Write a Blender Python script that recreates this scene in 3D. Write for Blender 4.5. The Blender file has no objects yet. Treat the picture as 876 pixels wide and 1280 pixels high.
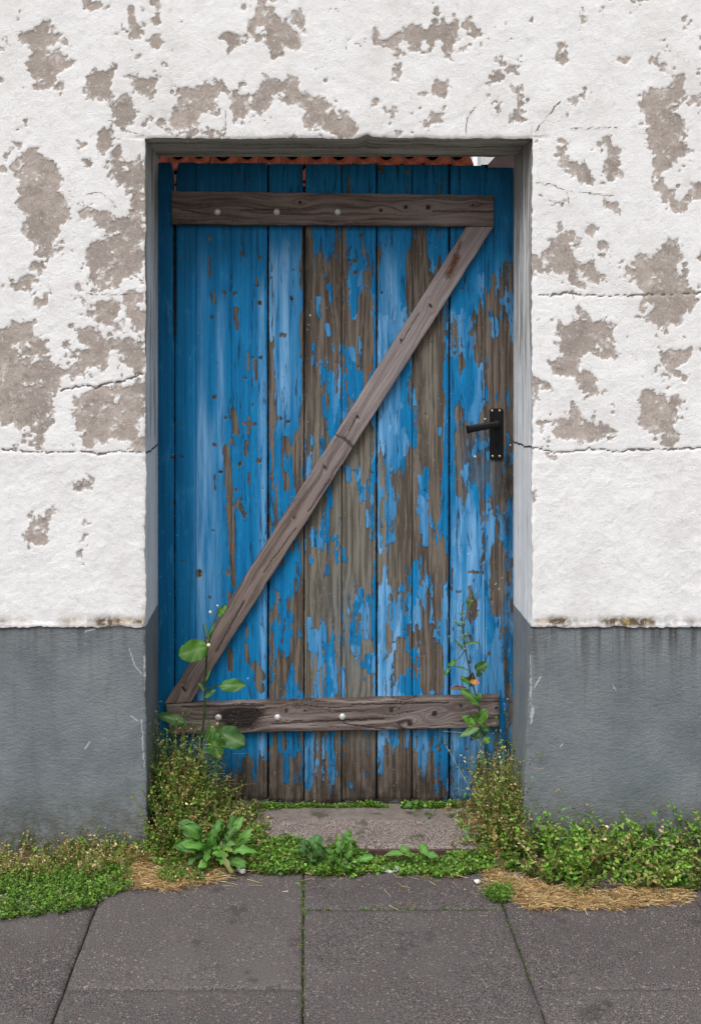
import bpy, math, random
import numpy as np
from mathutils import Vector, Matrix
random.seed(7)
RNG = np.random.RandomState(11)
S = bpy.context.scene
C = S.collection
R = math.radians

# ------------------------------------------------------------------ camera, sky, sun, exposure
CAMZ, DIST, FPX = 1.333, 3.0, 1350.0      # eye height, metres to the wall face, focal length in photo pixels
VX, VY = 382.0, 445.0                     # where the optical axis meets the photograph
cam_d = bpy.data.cameras.new('camera')
cam = bpy.data.objects.new('camera', cam_d); C.objects.link(cam)
cam.location = (0, -DIST, CAMZ); cam.rotation_euler = (R(90), 0, 0)
cam_d.sensor_fit = 'AUTO'; cam_d.sensor_width = 36; cam_d.lens = FPX / 1280 * 36
cam_d.shift_x = (438 - VX) / 1280; cam_d.shift_y = -(640 - VY) / 1280
cam_d.clip_start = 0.05; cam_d.clip_end = 500
S.camera = cam

SUN_EL, SUN_AZ = 58, 24                    # degrees; azimuth to the left of the wall's normal
w = bpy.data.worlds.new('World'); S.world = w; w.use_nodes = True
wn = w.node_tree; bg = wn.nodes['Background']
sky = wn.nodes.new('ShaderNodeTexSky'); sky.sky_type = 'NISHITA'; sky.sun_disc = False
sky.sun_elevation = R(SUN_EL); sky.sun_rotation = R(180 + SUN_AZ)
sky.air_density = 1.0; sky.dust_density = 5.0; sky.ozone_density = 1.0
hs = wn.nodes.new('ShaderNodeHueSaturation'); hs.inputs['Saturation'].default_value = 0.22
wn.links.new(sky.outputs[0], hs.inputs['Color']); wn.links.new(hs.outputs[0], bg.inputs[0])
bg.inputs[1].default_value = 0.15
sun_d = bpy.data.lights.new('sun', 'SUN'); sun_d.energy = 1.85; sun_d.angle = R(32); sun_d.color = (1.0, 0.98, 0.955)
sun = bpy.data.objects.new('sun', sun_d); C.objects.link(sun); sun.location = (-2, -5, 6)
sd = Vector((-math.sin(R(SUN_AZ)) * math.cos(R(SUN_EL)), -math.cos(R(SUN_AZ)) * math.cos(R(SUN_EL)), math.sin(R(SUN_EL))))
sun.rotation_euler = sd.to_track_quat('Z', 'Y').to_euler()
S.view_settings.view_transform = 'Standard'; S.view_settings.look = 'None'
S.view_settings.exposure = 0.22; S.view_settings.gamma = 1.0
S.cycles.max_bounces = 8

# ------------------------------------------------------------------ coordinates
def WX(px, y=0.0): return (px - VX) * (DIST + y) / FPX
def WZ(py, y=0.0): return CAMZ + (VY - py) * (DIST + y) / FPX
def ground_y(py, z): return (CAMZ - z) * FPX / (py - VY) - DIST
def W(px, py, y=0.0): return Vector((WX(px, y), y, WZ(py, y)))

# ------------------------------------------------------------------ numpy noise
def _hash(ix, iy, seed):
    h = (ix.astype(np.int64) * 374761393 + iy.astype(np.int64) * 668265263 + seed * 1442695041) & 0xffffffff
    h = ((h ^ (h >> 13)) * 1274126177) & 0xffffffff
    h = h ^ (h >> 16)
    return (h & 0xffffff) / float(0xffffff)
def vnoise(x, y, seed=0):
    x = np.asarray(x, float); y = np.asarray(y, float)
    x, y = np.broadcast_arrays(x, y)
    ix = np.floor(x); iy = np.floor(y); fx = x - ix; fy = y - iy
    fx = fx * fx * fx * (fx * (fx * 6 - 15) + 10); fy = fy * fy * fy * (fy * (fy * 6 - 15) + 10)
    a = _hash(ix, iy, seed); b = _hash(ix + 1, iy, seed); c = _hash(ix, iy + 1, seed); d = _hash(ix + 1, iy + 1, seed)
    return (a * (1 - fx) + b * fx) * (1 - fy) + (c * (1 - fx) + d * fx) * fy
def fbm(x, y, octv=4, seed=0, gain=0.5):
    t = 0; amp = 1; tot = 0; f = 1.0
    for o in range(octv):
        t = t + amp * vnoise(np.asarray(x) * f + o * 17.3, np.asarray(y) * f + o * 9.1, seed + o * 31); tot += amp; amp *= gain; f *= 2.03
    return t / tot
def uni(n):                                # spreads fbm values to about 0..1 evenly
    z = (n - 0.5) / 0.135
    return 1 / (1 + np.exp(-1.7 * z))
def sstep(a, b, x):
    t = np.clip((x - a) / (b - a), 0, 1); return t * t * (3 - 2 * t)
def seg_dist(px, py, x0, y0, x1, y1):
    dx, dy = x1 - x0, y1 - y0; L = dx * dx + dy * dy + 1e-9
    t = np.clip(((px - x0) * dx + (py - y0) * dy) / L, 0, 1)
    return np.hypot(px - x0 - t * dx, py - y0 - t * dy)
def poly_sd(px, py, P):                    # positive inside, in pixels
    d = np.full(px.shape, 1e9); ins = np.zeros(px.shape, bool); n = len(P)
    for i in range(n):
        x0, y0 = P[i]; x1, y1 = P[(i + 1) % n]
        d = np.minimum(d, seg_dist(px, py, x0, y0, x1, y1))
        if y0 != y1:
            ins ^= ((y0 > py) != (y1 > py)) & (px < (x1 - x0) * (py - y0) / (y1 - y0) + x0)
    return np.where(ins, d, -d)

# ------------------------------------------------------------------ mesh + object helpers
def np_mesh(name, V, F, attrs=None, mat=None, smooth=True):
    V = np.asarray(V, np.float32).reshape(-1, 3); me = bpy.data.meshes.new(name)
    Fs = F if isinstance(F, list) else [F]
    Fs = [np.asarray(f, np.int32) for f in Fs if len(f)]
    nl = sum(f.size for f in Fs); nf = sum(len(f) for f in Fs)
    me.vertices.add(len(V)); me.vertices.foreach_set('co', V.ravel())
    me.loops.add(nl); me.loops.foreach_set('vertex_index', np.concatenate([f.ravel() for f in Fs]))
    tot = np.concatenate([np.full(len(f), f.shape[1], np.int32) for f in Fs])
    st = np.concatenate([[0], np.cumsum(tot)[:-1]]).astype(np.int32)
    me.polygons.add(nf); me.polygons.foreach_set('loop_start', st); me.polygons.foreach_set('loop_total', tot)
    me.polygons.foreach_set('use_smooth', np.full(nf, smooth))
    for k, a in (attrs or {}).items():
        a = np.asarray(a, np.float32)
        if a.ndim == 2 and a.shape[1] == 4:
            me.attributes.new(k, 'FLOAT_COLOR', 'POINT').data.foreach_set('color', a.ravel())
        else:
            me.attributes.new(k, 'FLOAT', 'POINT').data.foreach_set('value', a.ravel())
    me.update(calc_edges=True); me.validate()
    if mat: me.materials.append(mat)
    return me
def link(name, me, parent=None, base=None):
    o = bpy.data.objects.new(name, me); C.objects.link(o)
    if parent: o.parent = parent
    if base is not None: o.location = base
    return o
def tag(o, label=None, cat=None, group=None, kind=None):
    if label: o['label'] = label
    if cat: o['category'] = cat
    if group: o['group'] = group
    if kind: o['kind'] = kind
    return o
def thing(name, loc, label, cat, group=None):
    o = bpy.data.objects.new(name, None); C.objects.link(o); o.location = loc; o.empty_display_size = .05
    return tag(o, label, cat, group)
def part(name, me, parent, label=None):
    """mesh built in world coordinates, hung under its thing"""
    root = parent; off = Vector((0, 0, 0))
    while root: off = off + root.location; root = root.parent
    me.transform(Matrix.Translation(-off))
    o = link(name, me, parent)
    if label: o['label'] = label
    return o
class MB:
    """collects simple shapes into one mesh"""
    def __init__(s): s.v = []; s.f = []
    def box(s, x0, x1, y0, y1, z0, z1, bev=0.0, M=None):
        b = min(bev, (x1 - x0) * .45, (y1 - y0) * .45, (z1 - z0) * .45)
        n = len(s.v)
        if b <= 0:
            pts = [(x0,y0,z0),(x1,y0,z0),(x1,y1,z0),(x0,y1,z0),(x0,y0,z1),(x1,y0,z1),(x1,y1,z1),(x0,y1,z1)]
            fs = [(3,2,1,0),(4,5,6,7),(0,1,5,4),(1,2,6,5),(2,3,7,6),(3,0,4,7)]
        else:
            # octagonal-section box: rings in z with inset
            pts = []; fs = []
            def ring(z, i):
                return [(x0+i,y0+b,z),(x0+b,y0+i,z),(x1-b,y0+i,z),(x1-i,y0+b,z),(x1-i,y1-b,z),(x1-b,y1-i,z),(x0+b,y1-i,z),(x0+i,y1-b,z)]
            rr = [ring(z0, b*.9), ring(z0+b, 0), ring(z1-b, 0), ring(z1, b*.9)]
            for r in rr: pts += r
            for k in range(3):
                for i in range(8):
                    j = (i+1) % 8; fs.append((k*8+i, k*8+j, k*8+8+j, k*8+8+i))
            fs.append(tuple(reversed(range(8)))); fs.append(tuple(range(24, 32)))
        if M is not None: pts = [tuple(M @ Vector(p)) for p in pts]
        s.v += pts; s.f += [tuple(i+n for i in f) for f in fs]
    def tube(s, pts, rad, seg=8, cap=True):
        n = len(s.v); P = [Vector(p) for p in pts]; rs = rad if isinstance(rad, (list, tuple)) else [rad]*len(P)
        for i, p in enumerate(P):
            d = (P[min(i+1, len(P)-1)] - P[max(i-1, 0)]).normalized()
            a = d.orthogonal().normalized() if i == 0 else (a - d*a.dot(d)).normalized()
            b = d.cross(a)
            for k in range(seg):
                t = 2*math.pi*k/seg; s.v.append(tuple(p + (a*math.cos(t) + b*math.sin(t))*rs[i]))
        for i in range(len(P)-1):
            for k in range(seg):
                j = (k+1) % seg; s.f.append((n+i*seg+k, n+i*seg+j, n+(i+1)*seg+j, n+(i+1)*seg+k))
        if cap:
            s.f.append(tuple(n+k for k in reversed(range(seg)))); s.f.append(tuple(n+(len(P)-1)*seg+k for k in range(seg)))
    def dome(s, c, r, h, seg=14, rings=4, ax=-1):
        """flattened dome facing -y"""
        n = len(s.v); c = Vector(c)
        for i in range(rings):
            t = math.pi/2*i/rings
            for k in range(seg):
                a = 2*math.pi*k/seg; s.v.append((c.x + r*math.cos(t)*math.cos(a), c.y - h*math.sin(t), c.z + r*math.cos(t)*math.sin(a)))
        s.v.append((c.x, c.y - h, c.z))
        for i in range(rings-1):
            for k in range(seg):
                j = (k+1) % seg; s.f.append((n+i*seg+k, n+i*seg+j, n+(i+1)*seg+j, n+(i+1)*seg+k))
        for k in range(seg): s.f.append((n+(rings-1)*seg+k, n+(rings-1)*seg+(k+1) % seg, n+rings*seg))
    def prism(s, P, y0, y1):
        """outline in x,z extruded along y"""
        n = len(s.v); m = len(P)
        s.v += [(x, y0, z) for x, z in P] + [(x, y1, z) for x, z in P]
        s.f.append(tuple(range(n, n+m))); s.f.append(tuple(reversed(range(n+m, n+2*m))))
        for i in range(m):
            j = (i+1) % m; s.f.append((n+i, n+m+i, n+m+j, n+j))
    def mesh(s, name, mat, smooth=False):
        me = bpy.data.meshes.new(name); me.from_pydata(s.v, [], s.f); me.materials.append(mat)
        import bmesh
        bm = bmesh.new(); bm.from_mesh(me); bmesh.ops.recalc_face_normals(bm, faces=bm.faces); bm.to_mesh(me); bm.free()
        me.polygons.foreach_set('use_smooth', [smooth]*len(me.polygons)); me.update()
        return me

# ------------------------------------------------------------------ node helper
class Mat:
    def __init__(s, name, rough=.8, spec=.3):
        s.m = bpy.data.materials.new(name); s.m.use_nodes = True; s.t = s.m.node_tree
        s.b = s.t.nodes['Principled BSDF']; s.b.inputs['Roughness'].default_value = rough
        s.b.inputs['Specular IOR Level'].default_value = spec; s._co = None
    def put(s, sock, v):
        if isinstance(v, bpy.types.NodeSocket): s.t.links.new(v, sock)
        elif isinstance(v, tuple) and len(v) == 3 and sock.type == 'RGBA': sock.default_value = (*v, 1)
        else: sock.default_value = v
    def co(s):
        if s._co is None: s._co = s.t.nodes.new('ShaderNodeTexCoord').outputs['Object']
        return s._co
    def attr(s, name, col=False):
        n = s.t.nodes.new('ShaderNodeAttribute'); n.attribute_name = name; return n.outputs['Color' if col else 'Fac']
    def noise(s, sc=1.0, det=4, rough=.5, scale=(1, 1, 1), dist=0.0, vec=None, loc=(0, 0, 0)):
        mp = s.t.nodes.new('ShaderNodeMapping'); mp.inputs['Scale'].default_value = scale; mp.inputs['Location'].default_value = loc
        s.put(mp.inputs['Vector'], vec or s.co())
        n = s.t.nodes.new('ShaderNodeTexNoise'); n.inputs['Scale'].default_value = sc; n.inputs['Detail'].default_value = det
        n.inputs['Roughness'].default_value = rough; n.inputs['Distortion'].default_value = dist
        s.t.links.new(mp.outputs[0], n.inputs['Vector']); return n.outputs['Fac']
    def voro(s, sc=1.0, scale=(1, 1, 1), out='Color', feature='F1'):
        mp = s.t.nodes.new('ShaderNodeMapping'); mp.inputs['Scale'].default_value = scale; s.put(mp.inputs['Vector'], s.co())
        n = s.t.nodes.new('ShaderNodeTexVoronoi'); n.feature = feature; n.inputs['Scale'].default_value = sc
        s.t.links.new(mp.outputs[0], n.inputs['Vector']); return n.outputs[out]
    def math(s, op, a, b=0.0, clamp=False):
        n = s.t.nodes.new('ShaderNodeMath'); n.operation = op; n.use_clamp = clamp
        s.put(n.inputs[0], a); s.put(n.inputs[1], b); return n.outputs[0]
    def rng(s, v, a, b, c=0.0, d=1.0):
        n = s.t.nodes.new('ShaderNodeMapRange'); n.inputs[1].default_value = a; n.inputs[2].default_value = b
        n.inputs[3].default_value = c; n.inputs[4].default_value = d; s.put(n.inputs[0], v); return n.outputs[0]
    def mix(s, f, a, b, mode='MIX'):
        n = s.t.nodes.new('ShaderNodeMix'); n.data_type = 'RGBA'; n.blend_type = mode
        s.put(n.inputs[0], f); s.put(n.inputs[6], a); s.put(n.inputs[7], b); return n.outputs[2]
    def bump(s, h, st=.5, dist=.002, prev=None):
        n = s.t.nodes.new('ShaderNodeBump'); n.inputs['Strength'].default_value = st; n.inputs['Distance'].default_value = dist
        s.put(n.inputs['Height'], h)
        if prev: s.t.links.new(prev, n.inputs['Normal'])
        return n.outputs[0]
    def out(s, col=None, rough=None, nrm=None):
        if col is not None: s.put(s.b.inputs['Base Color'], col)
        if rough is not None: s.put(s.b.inputs['Roughness'], rough)
        if nrm is not None: s.put(s.b.inputs['Normal'], nrm)
        return s.m
def rnd_attr(m):                           # value that differs from object to object
    return m.t.nodes.new('ShaderNodeObjectInfo').outputs['Random']

# ------------------------------------------------------------------ materials
def mat_plaster():
    m = Mat('peeling_white_plaster', .9, .15)
    bare = m.math('ADD', m.attr('bare'), m.math('MULTIPLY', m.math('SUBTRACT', m.noise(130, 7, .72), .5), 1.15))
    bm = m.rng(bare, -.02, .05)
    rimm = m.math('MULTIPLY', m.rng(bare, -.20, -.01), m.math('SUBTRACT', 1.0, bm))
    white = m.mix(m.rng(m.noise(7, 6, .6), .35, .72), (.80, .80, .81), (.72, .715, .72))
    white = m.mix(m.math('MULTIPLY', m.rng(m.noise(42, 5, .7, scale=(1, 1, .5)), .56, .75), .42), white, (.50, .475, .46))
    white = m.mix(m.math('MULTIPLY', m.rng(m.noise(3.5, 7, .7, loc=(8, 8, 8)), .52, .70), .40), white, (.52, .50, .49))
    white = m.mix(m.math('MULTIPLY', rimm, .18), white, (.50, .45, .42))
    under = m.mix(m.rng(m.noise(18, 7, .7), .3, .7), (.335, .285, .255), (.485, .43, .395))
    under = m.mix(m.math('MULTIPLY', m.rng(m.noise(24, 6, .7, loc=(2, 9, 2)), .52, .62), .5), under, (.20, .165, .14))
    under = m.mix(m.rng(m.noise(5, 3, .5), .42, .62), under, m.mix(.55, under, (.255, .225, .205)))
    under = m.mix(m.math('MULTIPLY', m.rng(m.math('SUBTRACT', m.noise(34, 7, .75, loc=(5, 5, 5)), m.math('MULTIPLY', m.rng(bare, 0, .7), .14)), .42, .56), .65), under, (.70, .66, .64))
    under = m.mix(m.rng(m.noise(130, 3, .6), .60, .70), under, (.60, .56, .53))
    under = m.mix(m.rng(m.noise(260, 2, .6), .62, .72), under, (.17, .15, .13))
    col = m.mix(bm, white, under)
    pits = m.rng(m.voro(95, out='Distance'), .10, .16, 1, 0)
    pits = m.math('MULTIPLY', pits, m.rng(m.noise(9, 3, .6), .52, .62))
    col = m.mix(m.math('MULTIPLY', pits, .45), col, (.22, .18, .15))
    col = m.mix(m.math('MULTIPLY', m.attr('stain'), m.rng(m.noise(55, 5, .7), .30, .48), True), col, m.mix(m.rng(m.noise(11, 4, .7, scale=(1, 1, .3)), .50, .60), (.115, .085, .055), (.34, .235, .09)))
    cr = m.rng(m.math('ADD', m.attr('crack'), m.math('MULTIPLY', m.math('SUBTRACT', m.noise(120, 4, .6), .5), .5)), .42, .62)
    col = m.mix(m.math('MULTIPLY', m.rng(m.attr('crack'), .0, .5), .22), m.mix(m.math('MULTIPLY', cr, .9), col, (.08, .065, .055)), (.42, .37, .33))
    h = m.math('ADD', m.math('MULTIPLY', bm, -.9), m.math('MULTIPLY', m.noise(260, 6, .8, scale=(.7, 1, 1.2)), 1.1))
    h = m.math('ADD', h, m.math('MULTIPLY', m.noise(85, 5, .7), 1.3))
    h = m.math('SUBTRACT', h, m.math('ADD', m.math('MULTIPLY', pits, .8), m.math('MULTIPLY', cr, 1.5)))
    return m.out(col, nrm=m.bump(h, .75, .0022))
def mat_plinth():
    m = Mat('grey_plinth_paint', .62, .35)
    col = m.mix(m.rng(m.noise(6, 5, .6), .35, .65), (.125, .148, .163), (.185, .207, .222))
    col = m.mix(m.math('MULTIPLY', m.rng(m.noise(30, 5, .7, scale=(1, 1, .12)), .55, .75), .45), col, (.095, .10, .105))
    col = m.mix(m.math('MULTIPLY', m.attr('streak'), m.rng(m.noise(28, 4, .6, scale=(1.5, 1, .08)), .46, .66)), col, (.06, .058, .055))
    chips = m.rng(m.noise(110, 6, .75, scale=(1, 1, .7)), .665, .70)
    col = m.mix(m.math('MULTIPLY', chips, .6), col, (.42, .44, .44))
    scr = m.rng(m.math('ADD', m.attr('scratch'), m.math('MULTIPLY', m.math('SUBTRACT', m.noise(170, 3, .6), .5), .9)), .45, .65)
    col = m.mix(m.math('MULTIPLY', scr, .6), col, (.52, .53, .53))
    col = m.mix(m.math('MULTIPLY', m.attr('dirt'), m.rng(m.noise(35, 5, .7), .3, .6)), col, (.085, .085, .07))
    h = m.math('ADD', m.noise(110, 6, .65, scale=(.65, 1, 1.3)), m.math('MULTIPLY', m.noise(190, 5, .7), .8))
    return m.out(col, m.rng(m.noise(20, 3, .5), .3, .7, .5, .75), m.bump(h, .9, .0028))
def mat_jamb():
    m = Mat('weathered_jamb_paint', .85, .2)
    st = m.noise(22, 7, .68, scale=(1, 1.4, .10), dist=.6)
    wth = m.attr('weather')
    light = m.mix(m.rng(m.noise(8, 4, .6), .3, .7), (.86, .87, .885), (.74, .755, .77))
    a = m.rng(m.math('ADD', st, m.math('MULTIPLY', m.math('SUBTRACT', wth, .5), .40)), .47, .56)
    grey = m.mix(m.rng(m.noise(40, 6, .7, scale=(1, 1, .15)), .35, .7), (.52, .51, .49), (.26, .245, .22))
    col = m.mix(a, light, grey)
    dk = m.rng(m.math('ADD', m.noise(34, 7, .72, scale=(1, 1.6, .07), loc=(3, 1, 2), dist=.8), m.math('MULTIPLY', wth, .08)), .575, .66)
    col = m.mix(m.math('MULTIPLY', dk, .65), col, (.10, .085, .07))
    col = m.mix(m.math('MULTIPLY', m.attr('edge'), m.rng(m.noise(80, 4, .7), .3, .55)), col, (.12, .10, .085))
    cr = m.rng(m.math('ADD', m.attr('crack'), m.math('MULTIPLY', m.math('SUBTRACT', m.noise(120, 4, .6), .5), .5)), .42, .62)
    col = m.mix(cr, col, (.05, .04, .035))
    pl = m.mix(m.rng(m.noise(9, 5, .6), .35, .65), (.175, .198, .215), (.225, .245, .258))
    pl = m.mix(m.math('MULTIPLY', m.rng(m.noise(75, 6, .72, scale=(1, 1, .4)), .68, .71), .55), pl, (.42, .44, .44))
    mk = m.rng(m.math('ADD', m.attr('grey'), m.math('MULTIPLY', m.math('SUBTRACT', m.noise(70, 4, .6), .5), .25)), .46, .54)
    col = m.mix(mk, col, pl)
    h = m.math('ADD', m.math('MULTIPLY', st, .8), m.math('MULTIPLY', m.noise(150, 5, .65), .5))
    return m.out(col, nrm=m.bump(m.math('SUBTRACT', h, m.math('MULTIPLY', dk, .5)), .8, .0022))
def mat_soffit():
    m = Mat('dirty_lintel_concrete', .9, .15)
    st = m.noise(12, 7, .7, scale=(.12, 1.6, 1), dist=.5)
    col = m.mix(m.rng(st, .42, .58), (.66, .61, .52), (.22, .185, .14))
    col = m.mix(m.math('MULTIPLY', m.rng(m.noise(16, 6, .7, dist=2.0), .49, .52, 0, 1), m.rng(m.noise(16, 6, .7, dist=2.0), .52, .55, 1, 0)), col, (.50, .48, .44))
    col = m.mix(m.math('MULTIPLY', m.rng(m.noise(90, 4, .7), .6, .7), .6), col, (.09, .08, .07))
    return m.out(col, nrm=m.bump(m.math('ADD', st, m.math('MULTIPLY', m.noise(140, 5, .7), .4)), .8, .003))
def mat_door():
    m = Mat('peeling_blue_boards', .6, .12)
    # wood
    g = m.attr('grain'); fine = m.noise(150, 5, .7, scale=(1, 1, .025), dist=.3)
    wd = m.mix(m.rng(g, .25, .72), (.148, .122, .100), (.070, .054, .043))
    wd = m.mix(m.attr('greyw'), wd, m.mix(m.rng(g, .25, .75), (.185, .172, .145), (.095, .087, .070)))
    wd = m.mix(m.rng(fine, .54, .72), wd, m.mix(.5, wd, (.022, .017, .013)))
    wd = m.mix(m.math('MULTIPLY', m.rng(m.noise(60, 4, .6, scale=(1, 1, .04), loc=(5, 0, 1)), .58, .72), .55), wd, (.26, .235, .205))
    wd = m.mix(m.math('MULTIPLY', m.rng(m.noise(14, 4, .6, scale=(1, 1, .2), loc=(1, 7, 3)), .60, .72), .5), wd, (.20, .085, .035))
    # paint
    edge = m.math('MULTIPLY', m.math('SUBTRACT', m.noise(150, 6, .72, scale=(1, 1, .26)), .5), .72)
    p0 = m.math('ADD', m.attr('paint'), edge); pm = m.rng(p0, -.012, .018)
    streak = m.noise(75, 5, .65, scale=(1, 1, .03), dist=.2)
    blue = m.mix(m.rng(streak, .36, .64), (.007, .195, .44), (.004, .115, .285))
    blue = m.mix(m.attr('deep_shade'), blue, m.mix(m.rng(streak, .36, .64), (.003, .125, .285), (.002, .085, .205)))
    pale = m.math('MULTIPLY', m.attr('pale'), m.rng(m.noise(55, 5, .6, scale=(1, 1, .06), loc=(2, 2, 2)), .34, .60))
    blue = m.mix(pale, blue, (.17, .37, .62))
    blue = m.mix(m.math('MULTIPLY', m.rng(m.noise(28, 5, .7, scale=(1, 1, .3), loc=(9, 2, 4)), .54, .68), .35), blue, (.055, .28, .52))
    ck = m.rng(m.noise(95, 6, .72, scale=(1, 1, .085), loc=(4, 4, 4), dist=.5), .575, .635)
    ck = m.math('MULTIPLY', ck, m.attr('crackle'))
    blue = m.mix(m.math('MULTIPLY', ck, .85), blue, (.022, .030, .040))
    rim = m.math('MULTIPLY', m.rng(p0, .0, .055, 1, 0), pm)
    blue = m.mix(m.math('MULTIPLY', rim, .6), blue, (.006, .065, .16))
    col = m.mix(pm, wd, blue)
    col = m.mix(m.math('MULTIPLY', m.attr('film'), m.math('SUBTRACT', 1.0, pm)), col, (.03, .13, .24))
    dk = m.rng(m.math('ADD', m.attr('dark'), m.math('MULTIPLY', m.math('SUBTRACT', m.noise(180, 3, .6, scale=(1, 1, .5)), .5), 1.0)), .45, .80)
    col = m.mix(m.math('MULTIPLY', dk, .88), col, (.016, .012, .010))
    rot = m.math('MULTIPLY', m.attr('rot'), m.rng(m.noise(40, 5, .7, scale=(1, 1, .35), loc=(1, 1, 9)), .28, .55))
    col = m.mix(m.math('MULTIPLY', rot, .85), col, (.018, .014, .011))
    wh = m.math('MULTIPLY', m.rng(m.math('ADD', m.attr('fleck'), m.math('MULTIPLY', m.math('SUBTRACT', m.noise(260, 4, .7), .5), 2.6)), .82, .95), m.rng(m.attr('fleck'), .1, .2))
    col = m.mix(wh, col, (.62, .66, .66))
    sp = m.math('MULTIPLY', m.rng(m.noise(230, 2, .5, loc=(7, 7, 7)), .735, .75), .7)
    col = m.mix(sp, col, (.5, .56, .6))
    h = m.math('ADD', m.math('MULTIPLY', pm, 1.1), m.math('MULTIPLY', fine, .8))
    h = m.math('ADD', h, m.math('MULTIPLY', streak, .25)); h = m.math('SUBTRACT', h, m.math('ADD', m.math('MULTIPLY', dk, 1.0), m.math('MULTIPLY', ck, .5)))
    return m.out(col, m.math('ADD', m.math('MULTIPLY', pm, -.30), .85), m.bump(h, .85, .0017))
def mat_timber():
    m = Mat('weathered_timber', .82, .25)
    g = m.attr('grain'); u = m.attr('warm')
    gry = m.mix(m.rng(g, .22, .75), (.225, .195, .190), (.085, .068, .063))
    wrm = m.mix(m.rng(g, .22, .75), (.165, .112, .088), (.062, .038, .029))
    col = m.mix(u, gry, wrm)
    col = m.mix(m.attr('light'), col, m.mix(.55, col, (.40, .35, .36)))
    ck = m.rng(m.attr('check'), .5, .8)
    col = m.mix(m.math('MULTIPLY', ck, .75), col, (.030, .022, .020))
    dk = m.rng(m.math('ADD', m.attr('dark'), m.math('MULTIPLY', m.math('SUBTRACT', m.noise(110, 4, .7), .5), .5)), .30, .75)
    col = m.mix(m.math('MULTIPLY', dk, .93), col, (.013, .009, .008))
    col = m.mix(m.math('MULTIPLY', m.attr('scar'), m.rng(m.noise(70, 4, .7), .25, .5)), col, (.085, .028, .010))
    fz = m.noise(240, 5, .7, scale=(.6, 1, .6))
    col = m.mix(m.math('MULTIPLY', m.rng(fz, .55, .75), .4), col, (.28, .25, .24))
    h = m.math('SUBTRACT', m.math('ADD', m.math('MULTIPLY', fz, .3), m.math('MULTIPLY', g, -1.0)), m.math('MULTIPLY', ck, 1.2))
    return m.out(col, nrm=m.bump(h, .6, .0012))
def mat_slab():
    m = Mat('washed_concrete_slab', .85, .3)
    r = rnd_attr(m)
    base = m.mix(m.rng(m.noise(5, 5, .6), .35, .65), (.078, .068, .070), (.052, .046, .049))
    base = m.mix(r, m.mix(.35, base, (.045, .040, .042)), m.mix(.7, base, (.105, .096, .094)))
    sp = m.noise(340, 3, .75)
    col = m.mix(m.rng(sp, .50, .66), base, (.21, .185, .175))
    col = m.mix(m.rng(sp, .49, .40), col, (.022, .020, .022))
    c2 = m.voro(230, out='Color'); sep = m.t.nodes.new('ShaderNodeSeparateColor'); m.t.links.new(c2, sep.inputs[0])
    col = m.mix(m.math('MULTIPLY', m.rng(sep.outputs[0], .95, .97), .45), col, (.34, .29, .25))
    col = m.mix(m.math('MULTIPLY', m.rng(sep.outputs[1], .90, .94), .6), col, (.14, .085, .075))
    col = m.mix(m.math('MULTIPLY', m.rng(m.noise(3.2, 5, .6, loc=(4, 0, 0)), .52, .68), .45), col, (.12, .108, .105))
    col = m.mix(m.math('MULTIPLY', m.rng(m.noise(7, 6, .7, loc=(1, 6, 0)), .60, .64), .5), col, (.032, .028, .028))
    return m.out(col, nrm=m.bump(m.math('ADD', sp, m.math('MULTIPLY', m.noise(60, 4, .6), .6)), .8, .0025))
def mat_step():
    m = Mat('worn_step_concrete', .9, .2)
    sp = m.noise(190, 4, .8)
    base = m.mix(m.rng(m.noise(11, 5, .6), .35, .65), (.21, .172, .157), (.13, .107, .098))
    col = m.mix(m.rng(sp, .5, .58), base, (.36, .305, .275))
    col = m.mix(m.rng(sp, .47, .40), col, (.055, .042, .04))
    col = m.mix(m.math('MULTIPLY', m.attr('smooth'), .75), col, m.mix(m.rng(m.noise(35, 5, .6), .35, .65), (.14, .117, .107), (.21, .18, .165)))
    col = m.mix(m.math('MULTIPLY', m.rng(m.noise(13, 4, .6, loc=(3, 3, 3)), .60, .66), .8), col, (.06, .065, .035))
    return m.out(col, nrm=m.bump(m.math('ADD', sp, m.noise(50, 4, .6)), .9, .004))
def mat_soil():
    m = Mat('soil', .95, .1)
    col = m.mix(m.rng(m.noise(20, 6, .7), .35, .65), (.075, .055, .038), (.15, .105, .06))
    col = m.mix(m.rng(m.noise(7, 4, .6), .45, .6), col, m.mix(m.rng(m.noise(90, 3, .6), .4, .6), (.05, .07, .02), (.11, .10, .05)))
    return m.out(col, nrm=m.bump(m.noise(90, 6, .7), .9, .006))
def mat_simple(name, c1, c2, sc=30, rough=.8, spec=.3, metal=0, bst=.3, scale=(1, 1, 1)):
    m = Mat(name, rough, spec); n = m.noise(sc, 5, .65, scale=scale)
    m.b.inputs['Metallic'].default_value = metal
    return m.out(m.mix(m.rng(n, .35, .65), c1, c2), nrm=m.bump(n, bst, .002))
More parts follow.
